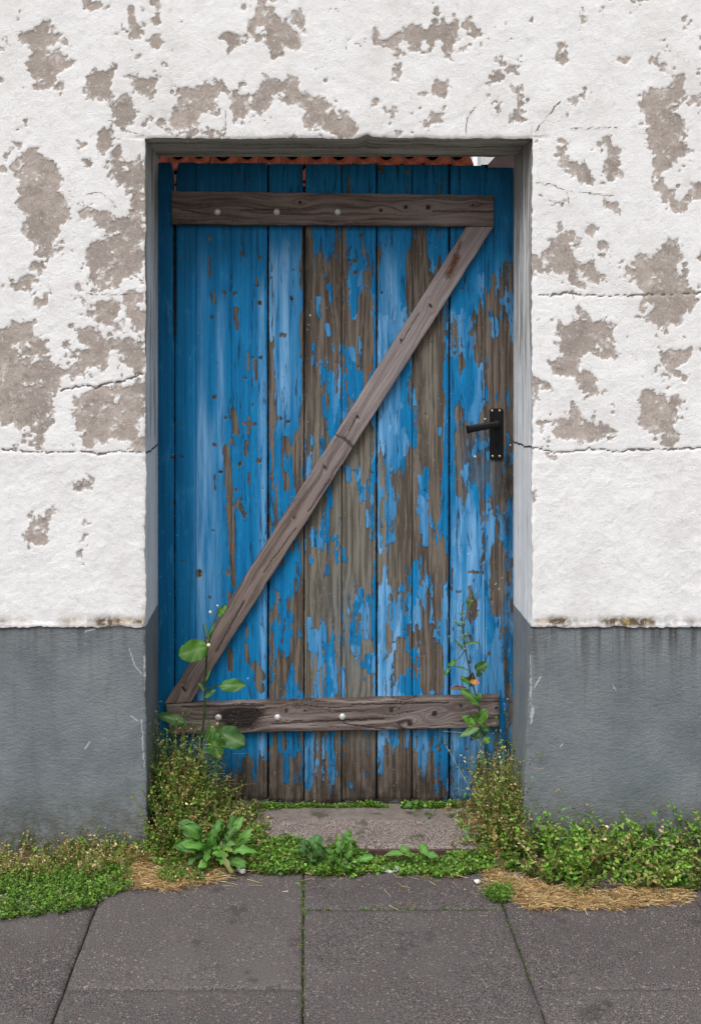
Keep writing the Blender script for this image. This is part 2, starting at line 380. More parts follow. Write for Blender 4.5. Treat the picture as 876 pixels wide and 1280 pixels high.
def mat_leaf(name='leaf_green', trans=.3, rough=.5):
    m = Mat(name, rough, .35)
    c = m.attr('col', True)
    vein = m.attr('rib')
    n = m.noise(90, 4, .6)
    col = m.mix(m.math('MULTIPLY', m.rng(n, .4, .7), .35), c, m.mix(.5, c, (.02, .035, .008)))
    col = m.mix(m.math('MULTIPLY', m.rng(m.noise(38, 5, .7, loc=(3, 3, 3)), .55, .68), .5), col, m.mix(.5, col, (.30, .26, .05)))
    col = m.mix(m.math('MULTIPLY', vein, .42), col, (.28, .42, .16))
    tr = m.t.nodes.new('ShaderNodeBsdfTranslucent'); m.t.links.new(col, tr.inputs['Color'])
    ms = m.t.nodes.new('ShaderNodeMixShader'); ms.inputs[0].default_value = trans
    m.out(col, nrm=m.bump(n, .3, .001))
    m.t.links.new(m.b.outputs[0], ms.inputs[1]); m.t.links.new(tr.outputs[0], ms.inputs[2])
    m.t.links.new(ms.outputs[0], m.t.nodes['Material Output'].inputs[0]); return m.m

M = dict(plaster=mat_plaster(), plinth=mat_plinth(), jamb=mat_jamb(), soffit=mat_soffit(), door=mat_door(), timber=mat_timber(),
         slab=mat_slab(), step=mat_step(), soil=mat_soil(), leaf=mat_leaf(),
         core=mat_simple('masonry_core', (.25, .22, .2), (.35, .31, .28), 20),
         black=mat_simple('black_lacquered_iron', (.003, .003, .003), (.005, .005, .0055), 60, .5, .22, 0, .15),
         brass=mat_simple('dull_brass_screw', (.55, .47, .33), (.38, .31, .20), 120, .35, .5, .8),
         zinc=mat_simple('zinc_bolt_head', (.62, .62, .61), (.40, .39, .38), 120, .45, .5, .35),
         tile=mat_simple('orange_clay_tile', (.075, .016, .007), (.028, .008, .005), 14, .9, .05),
         rust=mat_simple('rusty_steel', (.085, .04, .032), (.045, .028, .025), 40, .8),
         white=mat_simple('white_render', (.70, .70, .70), (.62, .62, .63), 8, .85),
         darkwood=mat_simple('dark_brown_board', (.045, .03, .03), (.03, .02, .02), 8, .85),
         yard=mat_simple('yard_concrete', (.22, .20, .18), (.30, .28, .25), 6, .9),
         paper=mat_simple('paper_scrap', (.80, .80, .78), (.62, .60, .58), 60, .8))

# ------------------------------------------------------------------ the wall
DOOR_Y = 0.2775
def Z1(poly, ox, oy, s): return [(ox + x / s, oy + y / s) for x, y in poly]
c1 = lambda *p: Z1(p, 100, 100, 2.576)
c2 = lambda *p: Z1(p, 430, 100, 2.532)
c3 = lambda *p: Z1(p, 100, 430, 2.576)
c4 = lambda *p: Z1(p, 430, 430, 2.532)
BARE = [
 c1((28,-30),(110,-30),(115,55),(150,60),(188,95),(185,135),(130,148),(110,120),(105,75),(60,70),(30,40)),
 c1((165,-10),(243,-10),(225,45),(195,48),(175,30)),
 c1((315,17),(400,15),(455,35),(440,70),(435,110),(400,120),(370,150),(330,165),(290,140),(310,100),(305,60)),
 c1((400,0),(450,20),(455,35),(400,30)),
 c1((565,0),(690,0),(700,40),(740,60),(795,80),(800,105),(860,120),(876,135),(876,180),(820,170),(740,150),(720,120),(735,90),(700,70),(665,75),(640,60),(620,80),(600,100),(640,130),(600,130),(565,90)),
 c1((480,50),(540,55),(530,120),(500,140),(480,90)),
 c1((60,175),(95,165),(105,215),(75,225),(60,200)),
 c1((105,220),(130,210),(150,285),(195,235),(207,240),(207,500),(170,500),(150,420),(120,340),(85,310),(100,260)),
 c1((-10,400),(60,410),(110,440),(150,430),(207,470),(207,660),(150,650),(120,690),(60,690),(20,600),(25,560),(60,530),(110,500),(140,500),(60,470),(20,440)),
 c1((-20,715),(120,705),(130,760),(130,810),(90,790),(40,780)),
 c1((150,690),(207,680),(207,876),(185,876),(180,790),(140,740)),
 c1((-20,800),(80,800),(110,850),(85,876),(-10,876)),
 c1((15,255),(40,250),(35,280),(15,280)), c1((205,118),(222,120),(218,145),(208,140)),
 c1((300,160),(450,165),(420,180),(320,180)),
 c3((-30,-10),(95,-10),(100,40),(60,95),(-30,120)),
 c3((100,-10),(207,-10),(207,95),(140,90),(130,60),(170,40),(110,20)),
 c3((-30,165),(110,135),(207,120),(207,350),(150,345),(165,320),(110,310),(60,325),(-20,315)),
 c3((-20,415),(50,430),(50,480),(-20,490)), c3((-10,550),(40,570),(30,600),(35,650),(20,720),(-10,730)), c3((-5,750),(25,780),(0,785)),
 c2((-10,105),(25,130),(20,170),(-10,180)), c2((110,70),(150,90),(165,130),(150,138),(130,115)),
 c2((200,50),(260,42),(258,55),(210,78)), c2((235,85),(260,80),(262,105),(232,100)),
 c2((282,-5),(335,-5),(342,50),(318,80),(325,115),(300,135),(240,138),(250,118),(300,105),(305,75),(285,45)),
 c2((462,-5),(492,-5),(490,50),(497,90),(485,103),(470,75),(478,45)),
 c2((540,30),(565,20),(560,60),(548,90),(540,60)), c2((540,100),(562,105),(558,125),(543,120)),
 c2((720,60),(760,40),(770,55),(730,90),(700,135),(700,110)),
 c2((130,165),(160,158),(215,165),(200,172),(140,174)),
 c2((680,215),(705,230),(745,265),(780,300),(782,335),(755,325),(745,295),(710,290),(668,275),(680,250)),
 c2((820,200),(835,175),(865,215),(865,300),(830,320),(825,260)), c2((785,205),(800,210),(795,235),(782,225)),
 c2((603,255),(628,265),(620,290),(600,300)), c2((820,385),(865,385),(865,410),(820,400)),
 c2((685,445),(690,480),(715,490),(720,540),(740,560),(735,600),(725,640),(690,615),(655,605),(655,550),(665,520)),
 c2((770,460),(790,465),(785,500),(772,490)),
 c2((805,515),(830,520),(820,545),(810,540)), c2((720,515),(745,515),(740,530),(722,530)),
 c2((775,580),(785,565),(800,560),(790,600),(815,610),(800,635),(775,620)),
 c2((772,710),(785,760),(830,770),(848,785),(850,861),(670,861),(672,800),(680,765),(700,770),(740,760)),
 c2((600,560),(625,565),(620,590),(600,600)),
 c4((655,-10),(850,-10),(850,40),(820,40),(790,15),(760,20),(740,50),(740,95),(700,108),(665,95),(655,60),(690,30)),
 c4((740,110),(760,80),(800,110),(790,140),(830,150),(820,175),(770,170),(750,150)),
 c4((720,185),(750,190),(760,260),(835,255),(840,280),(800,300),(740,320),(690,305),(665,280),(700,240)),
 c4((785,190),(800,195),(800,225),(788,235)), c4((845,200),(858,205),(855,225),(845,222)),
 c4((628,118),(640,118),(660,145),(640,150),(628,145)), c4((595,105),(612,110),(615,180),(595,200)),
 c4((595,350),(605,345),(606,390),(595,390)), c4((595,455),(608,460),(610,510),(595,540)), c4((595,600),(606,605),(607,690),(595,690)),
 c4((620,345),(690,345),(680,370),(650,375)),
 # beyond the photograph's edge the wall goes on the same way
 [(28,40),(60,30),(88,70),(70,110),(40,100)], [(20,180),(70,200),(90,260),(60,330),(30,300)], [(-20,420),(40,400),(80,470),(60,540),(0,530)],
 [(800,120),(850,100),(860,190),(820,220)], [(790,330),(840,300),(870,380),(820,420)], [(800,480),(850,500),(840,560),(800,540)], [(30,640),(70,630),(60,700),(30,690)],
]
CRACKS = [
 c3((-60,150),(15,135),(60,140),(100,120),(140,120),(207,97)), c3((-250,340),(-80,350),(15,345),(60,355),(120,345),(207,350)),
 c4((595,330),(640,335),(665,345),(740,340),(780,332),(860,338),(1130,330)), c2((600,678),(650,680),(700,675),(760,682),(860,684),(1130,676)),
]
FINE = [c2((605,165),(640,120),(680,70)), c2((605,325),(660,335),(700,350),(860,370)), c2((700,350),(715,395)), c1((20,690),(100,692),(180,688)),
        c2((385,175),(390,120),(415,85)), c1((465,175),(470,100)), c1((95,130),(150,165),(205,178)), c3((180,98),(205,95)), c2((720,155),(860,150)),
        c1((20,370),(70,360),(120,410))]
def dseg(px, py, lines):
    d = np.full(px.shape, 99.0)
    for L in lines:
        for (a, b), (c, e) in zip(L[:-1], L[1:]): d = np.minimum(d, seg_dist(px, py, a, b, c, e))
    return d
def bare_field(px, py):
    """signed field in units of 10 px; positive where the white coat has fallen off"""
    f = np.full(px.shape, -26.0)
    for P in BARE:
        xs_ = [p[0] for p in P]; ys_ = [p[1] for p in P]
        k = (px > min(xs_)-26) & (px < max(xs_)+26) & (py > min(ys_)-26) & (py < max(ys_)+26)
        if k.any(): f[k] = np.maximum(f[k], poly_sd(px[k], py[k], P))
    n1 = fbm(px/16, py/16, 5, 3, .6) - .5; n2 = fbm(px/5, py/5, 3, 9, .6) - .5
    f = np.clip(f, -26, 8) + n1*32 + n2*15 + (fbm(px/2.6, py/2.6, 2, 13) - .5)*6
    f = np.maximum(f, (fbm(px/26, py/26, 5, 21, .65) - .735)*90 * (py < 560))
    low = sstep(556, 570, py)
    f = f - low*6
    out = np.clip((np.maximum(np.maximum(70-px, px-806), 70-py) + 22)/44, 0, 1)
    far = np.where((out > 0) & (low < .5), (fbm(px/60, py/60, 5, 77, .6) - .665)*120 + (fbm(px/9, py/9, 4, 78, .6)-.5)*30 - (1-out)*34, -30)
    return np.maximum(f, far)/10
def rel(px, py, bare):
    low = sstep(556, 572, py)
    r = (fbm(px/3.6, py/3.6, 3, 5, .65) - .5)*.0010*low + (fbm(px/14, py/14, 3, 8) - .5)*.0020*low
    r += (fbm(px/40, py/40, 4, 15) - .5)*.0040 + (fbm(px/9, py/9, 3, 25) - .5)*.0014
    r += sstep(-.08, .12, bare)*.0019
    blk = ((py > 368) & (px > 560)).astype(float)*-.0008
    return r + blk
PL_PY = 783.0                                # top of the grey plinth
def edgeL(py): return 181.5 + 1.6*(fbm(py/35, py*0+3, 4, 41) - .5)*2 + .9*(fbm(py/6, py*0+1, 2, 42) - .5)*2 + 1.2*sstep(900, 1045, py)
def edgeR(py): return 665.0 + 1.6*(fbm(py/35, py*0+7, 4, 43) - .5)*2 + 1.2*(fbm(py/6, py*0+2, 2, 44) - .5)*2 - 2.0*sstep(740, 800, py) - 9.0*sstep(800, 1040, py)
def edgeT(px): return 172.5 + 1.2*(fbm(px/40, px*0+5, 4, 45) - .5)*2 + .9*(fbm(px/5, px*0+5, 2, 46) - .5)*2 - 4.0*np.exp(-((px-458)/7.0)**2)
XL, XR, YT, YB = 181.5, 665.0, 172.5, 1076.0
def axis(a, b, st, cuts, lo, hi, big):
    """fine steps between a and b, coarse outside, with cuts hit exactly"""
    pts = [a] + [c for c in cuts if a < c < b] + [b]; r = []
    for p, q in zip(pts[:-1], pts[1:]): r += list(np.linspace(p, q, max(2, int(round((q-p)/st)))+1)[:-1])
    return np.array(sorted(list(np.arange(lo, a, big)) + r + [b] + list(np.arange(b+big, hi, big))))
gx = axis(-14, 892, 1.8, [XL, XR], -900, 1700, 22.0)
gz = axis(-14, YB, 1.8, [YT, PL_PY], -520, YB+1, 22.0)
GX, GZ = np.meshgrid(gx, gz)
PX = GX.copy(); PY = GZ.copy()
aL = edgeL(GZ) - XL; aR = edgeR(GZ) - XR; aT = edgeT(GX) - YT
inz = sstep(YT-30, YT, GZ)
PX = PX + aL*np.exp(-np.clip(XL-GX, 0, None)/14)*(GX <= XL+.01)*inz + aR*np.exp(-np.clip(GX-XR, 0, None)/14)*(GX >= XR-.01)*inz
inx = sstep(XL-30, XL, GX)*(1 - sstep(XR, XR+30, GX))
PY = PY + aT*np.exp(-np.clip(YT-GZ, 0, None)/14)*(GZ <= YT+.01)*inx
PY = PY + ((fbm(PX/24, PX*0, 3, 47)-.5)*3.2 + (fbm(PX/4, PX*0, 2, 48)-.5)*2.4)*np.exp(-np.abs(GZ-PL_PY)/8)
bare = bare_field(PX, PY)
crk = np.clip(1.15 - dseg(PX + (fbm(PX/6, PY/6, 3, 61)-.5)*5, PY + (fbm(PX/5, PY/5, 3, 62)-.5)*5, CRACKS)/(.75 + 1.2*fbm(PX/18, PY/9, 3, 69)), 0, 1)
crf = np.clip(.80 - dseg(PX + (fbm(PX/6, PY/6, 3, 63)-.5)*5, PY + (fbm(PX/5, PY/5, 3, 64)-.5)*5, FINE)/2.4, 0, .62)
chipn = np.exp(-np.maximum(np.clip(XL-GX, 0, None), 0)/2.2)*(GX <= XL+.01)*inz + np.exp(-np.clip(GX-XR, 0, None)/2.2)*(GX >= XR-.01)*inz + np.exp(-np.clip(YT-GZ, 0, None)/2.0)*(GZ <= YT+.01)*inx
bare = bare + np.clip(chipn, 0, 1)*1.3*(fbm(PX/5, PY/12, 3, 71) - .42)
YY = rel(PX, PY, bare) + np.clip(crk, 0, 1)*.003
YY += .0035*np.clip(chipn, 0, 1)
isP = GZ > PL_PY + .01
plr = .0045 + (fbm(PX/5, PY/3, 2, 81) - .5)*.0006 + (fbm(PX/60, PY/60, 3, 82) - .5)*.004
YY = np.where(isP, plr + .0035*np.clip(chipn, 0, 1), YY)
lip = np.exp(-((GZ - (PL_PY-2))/3.0)**2)*-.003*(1-isP); YY += lip
nx, nz = len(gx), len(gz)
Vw = np.stack([WX(PX), YY, WZ(PY)], -1)
stain = np.exp(-((PY - 777)/6.5)**2)*np.clip(.62 + 3.6*(fbm(PX/46, PX*0+.3, 5, 91, .6) - .5) + .25*((PX > 690) & (PX < 760)) + .35*((PX > 108) & (PX < 150)), .0, 1.2)*(.6 + .8*fbm(PX/5, PY/3, 2, 92)) * (PY < PL_PY+1)
streak = isP*np.exp(-(PY - PL_PY)/34)*(0.55+.45*(PX > 600)); streak = np.clip(streak + isP*(PX > 600)*.35*np.exp(-((PY-800)/30)**2), 0, 1)
dirt = isP*sstep(960, 1060, PY)
scr = np.clip(1.1 - dseg(PX, PY, [[(106,790),(130,784),(178,784)], [(162,812),(168,832),(177,843)], [(106,937),(112,928)], [(163,895),(172,902)], [(180,820),(182,870)], [(177,900),(180,960)], [(668,860),(676,846)], [(663,820),(664,900)], [(700,934),(704,931)], [(766,857),(770,864)], [(666,781),(768,780)], [(668,884),(664,905)]])/1.7, 0, 1)*isP
idx = np.arange(nx*nz).reshape(nz, nx)
q = np.stack([idx[1:, :-1], idx[1:, 1:], idx[:-1, 1:], idx[:-1, :-1]], -1)
cxm = (GX[:-1, :-1] + GX[:-1, 1:])/2; czm = (GZ[:-1, :-1] + GZ[1:, :-1])/2
hole = (cxm > XL) & (cxm < XR) & (czm > YT)
def sub(sel, name, mat, at):
    F = q[sel].reshape(-1, 4); u, inv = np.unique(F, return_inverse=True)
    return np_mesh(name, Vw.reshape(-1, 3)[u], inv.reshape(F.shape), {k: a.reshape(-1)[u] for k, a in at.items()}, mat)
wall = thing('house_wall', (0, 0, -.06), 'old white plastered house wall with peeling patches and a grey painted base, around the blue door', 'wall')
part('plaster_coat', sub(~hole & (czm < PL_PY), 'plaster_coat', M['plaster'], dict(bare=bare, crack=np.maximum(crk, crf), stain=stain)), wall, 'white plaster flaking off to beige render')
part('plinth_face', sub(~hole & (czm > PL_PY), 'plinth_face', M['plinth'], dict(streak=streak, scratch=scr, dirt=dirt)), wall, 'smooth grey painted plinth with pale scratches')
# jambs: from the wall face back to the door
BL, BR, BT = 198.0, 641.0, 196.0             # back edges of the recess, read at the door plane
iz = np.where(gz >= YT-.01)[0]; zz = gz[iz]
ds = np.concatenate([np.linspace(0, .08, 5), np.linspace(.08, 1, 40)[1:]])
def jamb(side):
    e = edgeL(zz) if side < 0 else edgeR(zz); ix = np.where(abs(gx - (XL if side < 0 else XR)) < .01)[0][0]
    y0 = YY[iz, ix]; x0 = WX(PX[iz, ix]); z0 = WZ(PY[iz, ix])
    xs0 = np.convolve(np.pad(x0, 20, 'edge'), np.ones(41)/41, 'valid'); bx = WX(BL if side < 0 else BR, DOOR_Y) + np.zeros_like(x0)
    if side > 0: bx = bx - .012*sstep(900, 1040, zz)
    D, ZZ = np.meshgrid(ds, zz); k = np.arange(len(zz))[:, None]
    X = (xs0[k] + (x0-xs0)[k]*np.exp(-D/.05))*(1-D) + bx[k]*D; Y = np.where(D == 0, y0[k], y0.mean()*(1-D) + DOOR_Y*D); Z = z0[k]+0*D
    u = Z*450; v = Y*450; wgt = sstep(0, .06, D)*sstep(1.0, .97, D)
    lowm = sstep(556, 572, ZZ)
    X = X + side*((fbm(v/70+side, Y*450/14, 3, 51) - .5)*.005 + (fbm(v/30+side*3, Y*450/5, 3, 53) - .5)*.0014)*wgt
    grey = sstep(PL_PY-1.2, PL_PY+1.2, ZZ)
    pyv = ZZ
    if side < 0: wt = .62 - .25*sstep(230, 350, pyv) - .45*sstep(545, 575, pyv) - .25*sstep(600, 700, pyv)
    else: wt = .72 - .30*sstep(210, 330, pyv) - .10*sstep(400, 480, pyv) - .38*sstep(545, 575, pyv)
    wt = wt + .25*(fbm(v/40, u/80, 3, 58) - .5) + .22*np.exp(-D/.05)
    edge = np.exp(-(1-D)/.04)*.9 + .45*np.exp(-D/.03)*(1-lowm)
    if side < 0: cpy = 567 + (D*0); cpy2 = 0
    else: cpy = 560 + 3*D; cpy2 = 0
    cr = np.clip(1.15 - np.abs(ZZ - cpy + (fbm(v/10, u*0, 3, 66)-.5)*7)/2.2, 0, 1)
    n = len(ds); m = len(zz); I = np.arange(n*m).reshape(m, n)
    F = np.stack([I[1:, :-1], I[1:, 1:], I[:-1, 1:], I[:-1, :-1]], -1).reshape(-1, 4)
    if side > 0: F = F[:, ::-1]
    return np_mesh('jamb', np.stack([X, Y, Z], -1), F, dict(weather=wt, edge=edge, crack=cr, grey=grey), M['jamb'])
part('jamb', jamb(-1), wall, 'grey weathered left side of the door recess'); part('jamb', jamb(1), wall, 'paler right side of the door recess')
ixs = np.where((gx >= XL-.01) & (gx <= XR+.01))[0]; xx = gx[ixs]; izT = np.where(abs(gz-YT) < .01)[0][0]
D, XX = np.meshgrid(ds, xx); k = np.arange(len(xx))
x0 = WX(PX[izT, ixs]); z0 = WZ(PY[izT, ixs]); y0 = YY[izT, ixs]
fr = (xx - XL)/(XR - XL); bx = WX(BL, DOOR_Y)*(1-fr) + WX(BR, DOOR_Y)*fr; bz = WZ(BT, DOOR_Y) + 0*fr
kk = k[:, None]
X = x0[kk]*(1-D) + bx[kk]*D; Y = y0[kk]*(1-D) + DOOR_Y*D; Z = z0[kk]*(1-D) + bz[kk]*D
Z = Z + ((fbm(X*12, Y*40, 4, 55) - .5)*.007)*sstep(0, .06, D)*sstep(1.0, .97, D)
n, m_ = len(ds), len(xx); I = np.arange(n*m_).reshape(m_, n)
F = np.stack([I[:-1, :-1], I[:-1, 1:], I[1:, 1:], I[1:, :-1]], -1).reshape(-1, 4)[:, ::-1]
part('lintel_underside', np_mesh('lintel_underside', np.stack([X, Y, Z], -1), F, {}, M['soffit']), wall, 'dirty grey concrete underside of the lintel')
mb = MB(); y0_, y1_ = .02, DOOR_Y
mb.box(-2.85, WX(BL, DOOR_Y)-.030, y0_, y1_, -.3, 3.4); mb.box(WX(BR, DOOR_Y)+.030, 2.9, y0_, y1_, -.3, 3.4)
mb.box(WX(BL, DOOR_Y)-.0299, WX(BR, DOOR_Y)+.0299, y0_, y1_, WZ(BT, DOOR_Y)+.035, 3.4)
part('masonry', mb.mesh('masonry', M['core']), wall)
mb = MB()                                     # narrow returns that close the recess at its back
mb.box(WX(BL, DOOR_Y)-.031, WX(BL, DOOR_Y)-.0005, DOOR_Y-.006, DOOR_Y-.0005, -.2, WZ(BT, DOOR_Y)+.034)
mb.box(WX(BR, DOOR_Y)+.0005, WX(BR, DOOR_Y)+.031, DOOR_Y-.006, DOOR_Y-.0005, -.2, WZ(BT, DOOR_Y)+.034)
part('recess_edge', mb.mesh('recess_edge', M['core']), wall)

# ------------------------------------------------------------------ the door
FY = .2800                                    # face of the boards
dx = lambda px: WX(px, FY); dz = lambda py: WZ(py, FY)
ROWS = {}
COLS = [  # coverage of the blue paint, 0 none .. 9 full: 30 columns of 15 px, 36 rows of 20 px from py 285
 '9999999999'+'9999999999'+'9999999999'+'999999']*5
COLS = [COLS[0]]*5 + [
 '9999999999'+'9998655566'+'8867999998'+'999742', '9999987989'+'9766977566'+'4388899986'+'999620',
 '9999999767'+'9965998799'+'9999987887'+'998410', '9998999766'+'9987898899'+'9999999745'+'998310', '8888888754'+'5458777755'+'8877555344'+'664322',
 '9999999999'+'9987668774'+'6786677345'+'776330', '9999899999'+'9985346333'+'7762463476'+'776330', '3311111233'+'2111464222'+'1111154326'+'666663',
 '9623642364'+'2214333256'+'1000255446'+'333310', '9813524125'+'7764446543'+'2321235776'+'555551', '6533411566'+'6875100001'+'3000131144'+'332110',
 '8888554788'+'7000462001'+'1135355111'+'112010', '7555111214'+'0001036441'+'0025662534'+'554200', '6567778899'+'7777667565'+'4477787888'+'777641',
 '9999999999'+'9999976745'+'2367655556'+'664200', '9999999999'+'9999943431'+'1177896599'+'776210', '6444465564'+'6666200211'+'4667848586'+'665200',
 '4310111101'+'0000067765'+'4564510134'+'776420', '8840000100'+'0011000032'+'0143440145'+'776432', '8888866688'+'7788888888'+'6567889999'+'888865',
 '9999865548'+'8432232789'+'8899999999'+'999887', '9999954578'+'8755327988'+'6674678999'+'998866', '9998330154'+'7415305665'+'6789999889'+'888765',
 '9974346001'+'2000010256'+'1336888888'+'777777', '9933444233'+'4113512777'+'4455666666'+'777777']
COV = np.array([[int(ch) for ch in c] for c in COLS], float)          # [col, row]
XOFF = np.array([198+15*c+7.5 for c in range(10)] + [346+15*c+7.5 for c in range(10)] + [493+15*c+7.5 for c in range(10)])
def coverage(px, py):
    fc = np.interp(px, XOFF, np.arange(30)); rr = (py - 295)/20
    top = (py < 285)
    rr = np.clip(rr, 0, 34.99); fc = np.clip(fc, 0, 28.999)
    i = fc.astype(int); j = rr.astype(int); a = fc-i; b = rr-j
    a = sstep(.15, .85, a)
    v = (COV[i, j]*(1-a) + COV[i+1, j]*a)*(1-b) + (COV[i, j+1]*(1-a) + COV[i+1, j+1]*a)*b
    return np.where(top, np.maximum(v, 7.5), v)
O = {'A1': (198, 285), 'A2': (346, 285), 'A3': (493, 285), 'B1': (198, 485), 'B2': (346, 485), 'B3': (493, 485), 'C1': (198, 685), 'C2': (346, 685), 'C3': (493, 685), 'D1': (198, 865), 'D2': (346, 865), 'D3': (493, 865)}
def zp(k, x, y): return O[k][0] + x/5.84, O[k][1] + y/5.84
SPOTS = [('A1',478,467,3.6),('A1',515,467,2.4),('A1',562,475,4),('A1',610,190,2.6),('A1',745,215,2.6),('A1',712,420,2.2),('A1',735,548,3.6),('A1',388,655,3),('A1',632,1095,4.5),('A1',427,990,1.8),('A1',410,372,1.8),('A1',690,945,2.4),('A1',745,945,2.8),('A1',372,75,2.5),('A1',160,210,2.4),
 ('B1',404,68,3),('B1',490,218,2.8),('B1',690,125,2),('B1',140,255,2.4),('B1',100,510,2.8),('B1',175,505,3.4),('B1',593,553,5),('B1',738,533,5),('B1',453,612,4.4),('B1',120,840,3.6),('B1',570,745,3),('B1',410,415,2.2),('B1',627,972,1.8),('B1',398,1040,2.2),('B1',760,735,2.6),
 ('C1',178,98,3.6),('C1',298,175,4.6),('C1',298,200,4.4),('C1',508,180,4.4),('C1',370,360,2.4),('A2',105,515,5.2),('A2',30,780,4.0),('A2',55,780,3),('A2',530,235,3.4),('A2',560,238,4),('A2',575,325,3.5),('A2',120,305,1.6),('A2',765,470,3),('A2',430,975,3.6),('A2',590,1010,4.4),('A2',620,50,4),
 ('B2',28,225,4),('B2',555,600,4.5),('B2',695,620,2),('B2',85,245,4),('A3',270,830,3),('A3',440,915,2.8),('A3',508,870,2.4),('A3',697,795,1.6),('A3',475,690,1.6),('A3',500,440,1.6),
 ('B3',498,200,2.6),('B3',472,435,2),('B3',210,45,1.7),('B3',220,750,2.4),('B3',495,722,2.4),('B3',548,918,2.6),('B3',225,190,3.6),('B3',675,440,1.6),('B3',690,555,2),
 ('C2',650,150,1.8),('C2',540,380,2),('C2',398,550,2.4),('C2',570,797,2.8),('C2',840,378,2.6),('C2',300,288,1.8),('C2',855,690,2.8),('C2',255,590,3),
 ('C3',470,322,2.8),('C3',703,378,4),('C3',600,460,2),('C3',545,835,2),('C3',220,775,3),('C3',690,775,2.4),('C3',40,330,2.8),('C3',70,600,2),('D2',605,400,3.2),('D2',350,500,2.6),('D2',805,540,2),('D3',375,390,3),('D3',320,540,2.2),('D3',480,520,2.4),('D3',80,590,2),('D3',525,420,3.2),('D3',310,405,3)]
BSTR = [(294,386,297,410,2.6),(309.5,440,311,461,2.0),(319,452,321,474,2.0),(262,320,262.5,345,.9),(263,368,268,376,1.3),(268,362,269,378,1.0),(321,346,322,357,1.4),
 (291.5,514,295,540,4.0),(294,536,297,540,3.4),(283,560,287,622,4.3),(287,630,291,692,4.2),(293,633,300,625,2.6),(299,630,306,645,3.0),(309,552,307,569,2.0),(303,529,319,530,1.9),(311,521,311,542,1.8),(268,595,269,612,1.3),
 (289,685,292,731,3.0),(286,740,288,750,1.8),(308,778,309,800,1.2),(287,812,289,836,3.0),(308,806,310,828,2.4),(318,832,328,846,5.2),(322,850,327,862,4.6),(289,548,291,556,2.0),(311,592,311,604,1.2),
 (338,430,340,560,2.6),(354,470,357,545,.1),(341,560,341,612,1.3),(343,633,345,645,2.4),(383,285,387,330,4.2),(383,300,383,480,2.5),(386,345,404,352,5),(357,550,363,572,4.5),(357,592,359,612,3.0),
 (499,800,501,838,4.4),(508,818,512,832,3.4),(588,735,592,772,2.4),(586,795,590,800,2),(586,715,603,716,1.6),(640,700,636,730,2)]
PSTR = [(397,372,399,396,2.2),(412,357,414,376,2.6),(408,407,411,418,3.4),(415,430,417,440,1.2),(391,430,392,455,2),(440,340,442,395,4.5),(437,440,441,470,6),
 (405,495,406,520,2.8),(411,485,414,490,4),(391,546,392,556,2.0),(363,570,364,595,2.6),(434,585,436,600,3.4),(445,590,446,598,2.8),(452,610,455,624,2.6),(463,610,465,626,3),(411,630,409,660,2.4),(409,650,410,680,2.2),(416,665,417,674,1.6),(390,660,391,682,2.6),(459,640,459,658,2.4),(465,645,466,658,2.2),(463,668,464,674,2),
 (429,688,430,700,3.2),(409,705,409,717,2.0),(388,698,389,703,2.2),(451,738,453,765,3.4),(460,745,458,795,2.8),(454,765,459,798,3),(386,775,389,812,3.2),(404,778,407,810,2.8),(411,810,413,845,4.2),(420,834,421,850,1.8),(428,835,430,880,2.4),(403,840,405,880,1.8),(460,820,462,840,3.6),(410,845,411,880,2.2),
 (532,585,533,608,2.8),(524,595,526,610,2.4),(530,620,532,680,4.0),(557,552,560,690,3.6),(553,630,556,670,2.4),(549,535,549,543,1.6),(595,560,606,556,4.4),(593,560,594,570,2.4),(578,590,582,598,3.0),(540,650,546,680,1.2),(607,560,610,575,.5),
 (472,860,475,860,.5),(476,890,477,966,2.4),(384,918,386,975,2.2),(404,922,404,975,1.8),(411,930,412,975,1.8),(426,918,427,930,1.6),(357,940,358,975,3.6),(436,980,440,984,2.4)]
FLECK = [('A2',240,640,4),('A2',235,700,4),('A2',225,740,3),('B1',685,475,2),('B1',335,685,1.8),('B1',120,940,2),('B1',155,900,1.5),('B1',57,760,1.5),('C1',655,950,3.6),('C1',640,915,1.8),('C1',710,985,1.6),('C1',740,960,1.8),('C1',720,1035,1.8),('C1',765,950,1.6),('C1',550,740,2),('C1',550,880,1.8),('C1',510,900,1.6),
 ('B2',790,410,2),('B2',245,1045,2.6),('B2',205,1115,2),('B2',570,1060,2),('C2',595,255,2),('C2',625,260,2),('C2',595,290,1.6),('C2',685,115,1.6),('C2',600,415,2),('C2',375,40,2.4),('C2',780,10,2.4),('C3',118,542,1.8),('C3',540,40,2.2),('C3',600,45,1.8),('C3',520,130,2),('C3',745,180,3.2),('C3',740,260,3.6),('C3',780,220,3.4),('C3',760,300,3),('C3',820,1100,4),('C3',800,1140,4),('B3',850,420,1.8),('B3',840,760,3),('D3',600,490,5.5),('D3',580,510,4),('D2',385,710,1.6),('D2',380,725,1.6),('D2',850,590,1.5),('D2',665,735,1.8),('D1',850,590,1.8),('D2',25,800,3),('D2',40,810,2.6),('A3',850,60,.5)]
KNOTS = [('B3',225,190,5),('C2',300,288,3),('B3',205,440,4),('C2',398,550,4),('A2',450,500,3),('B2',560,600,5),('C2',540,380,3)]
def lerp(t, pts): return np.interp(t, [p[0] for p in pts], [p[1] for p in pts])
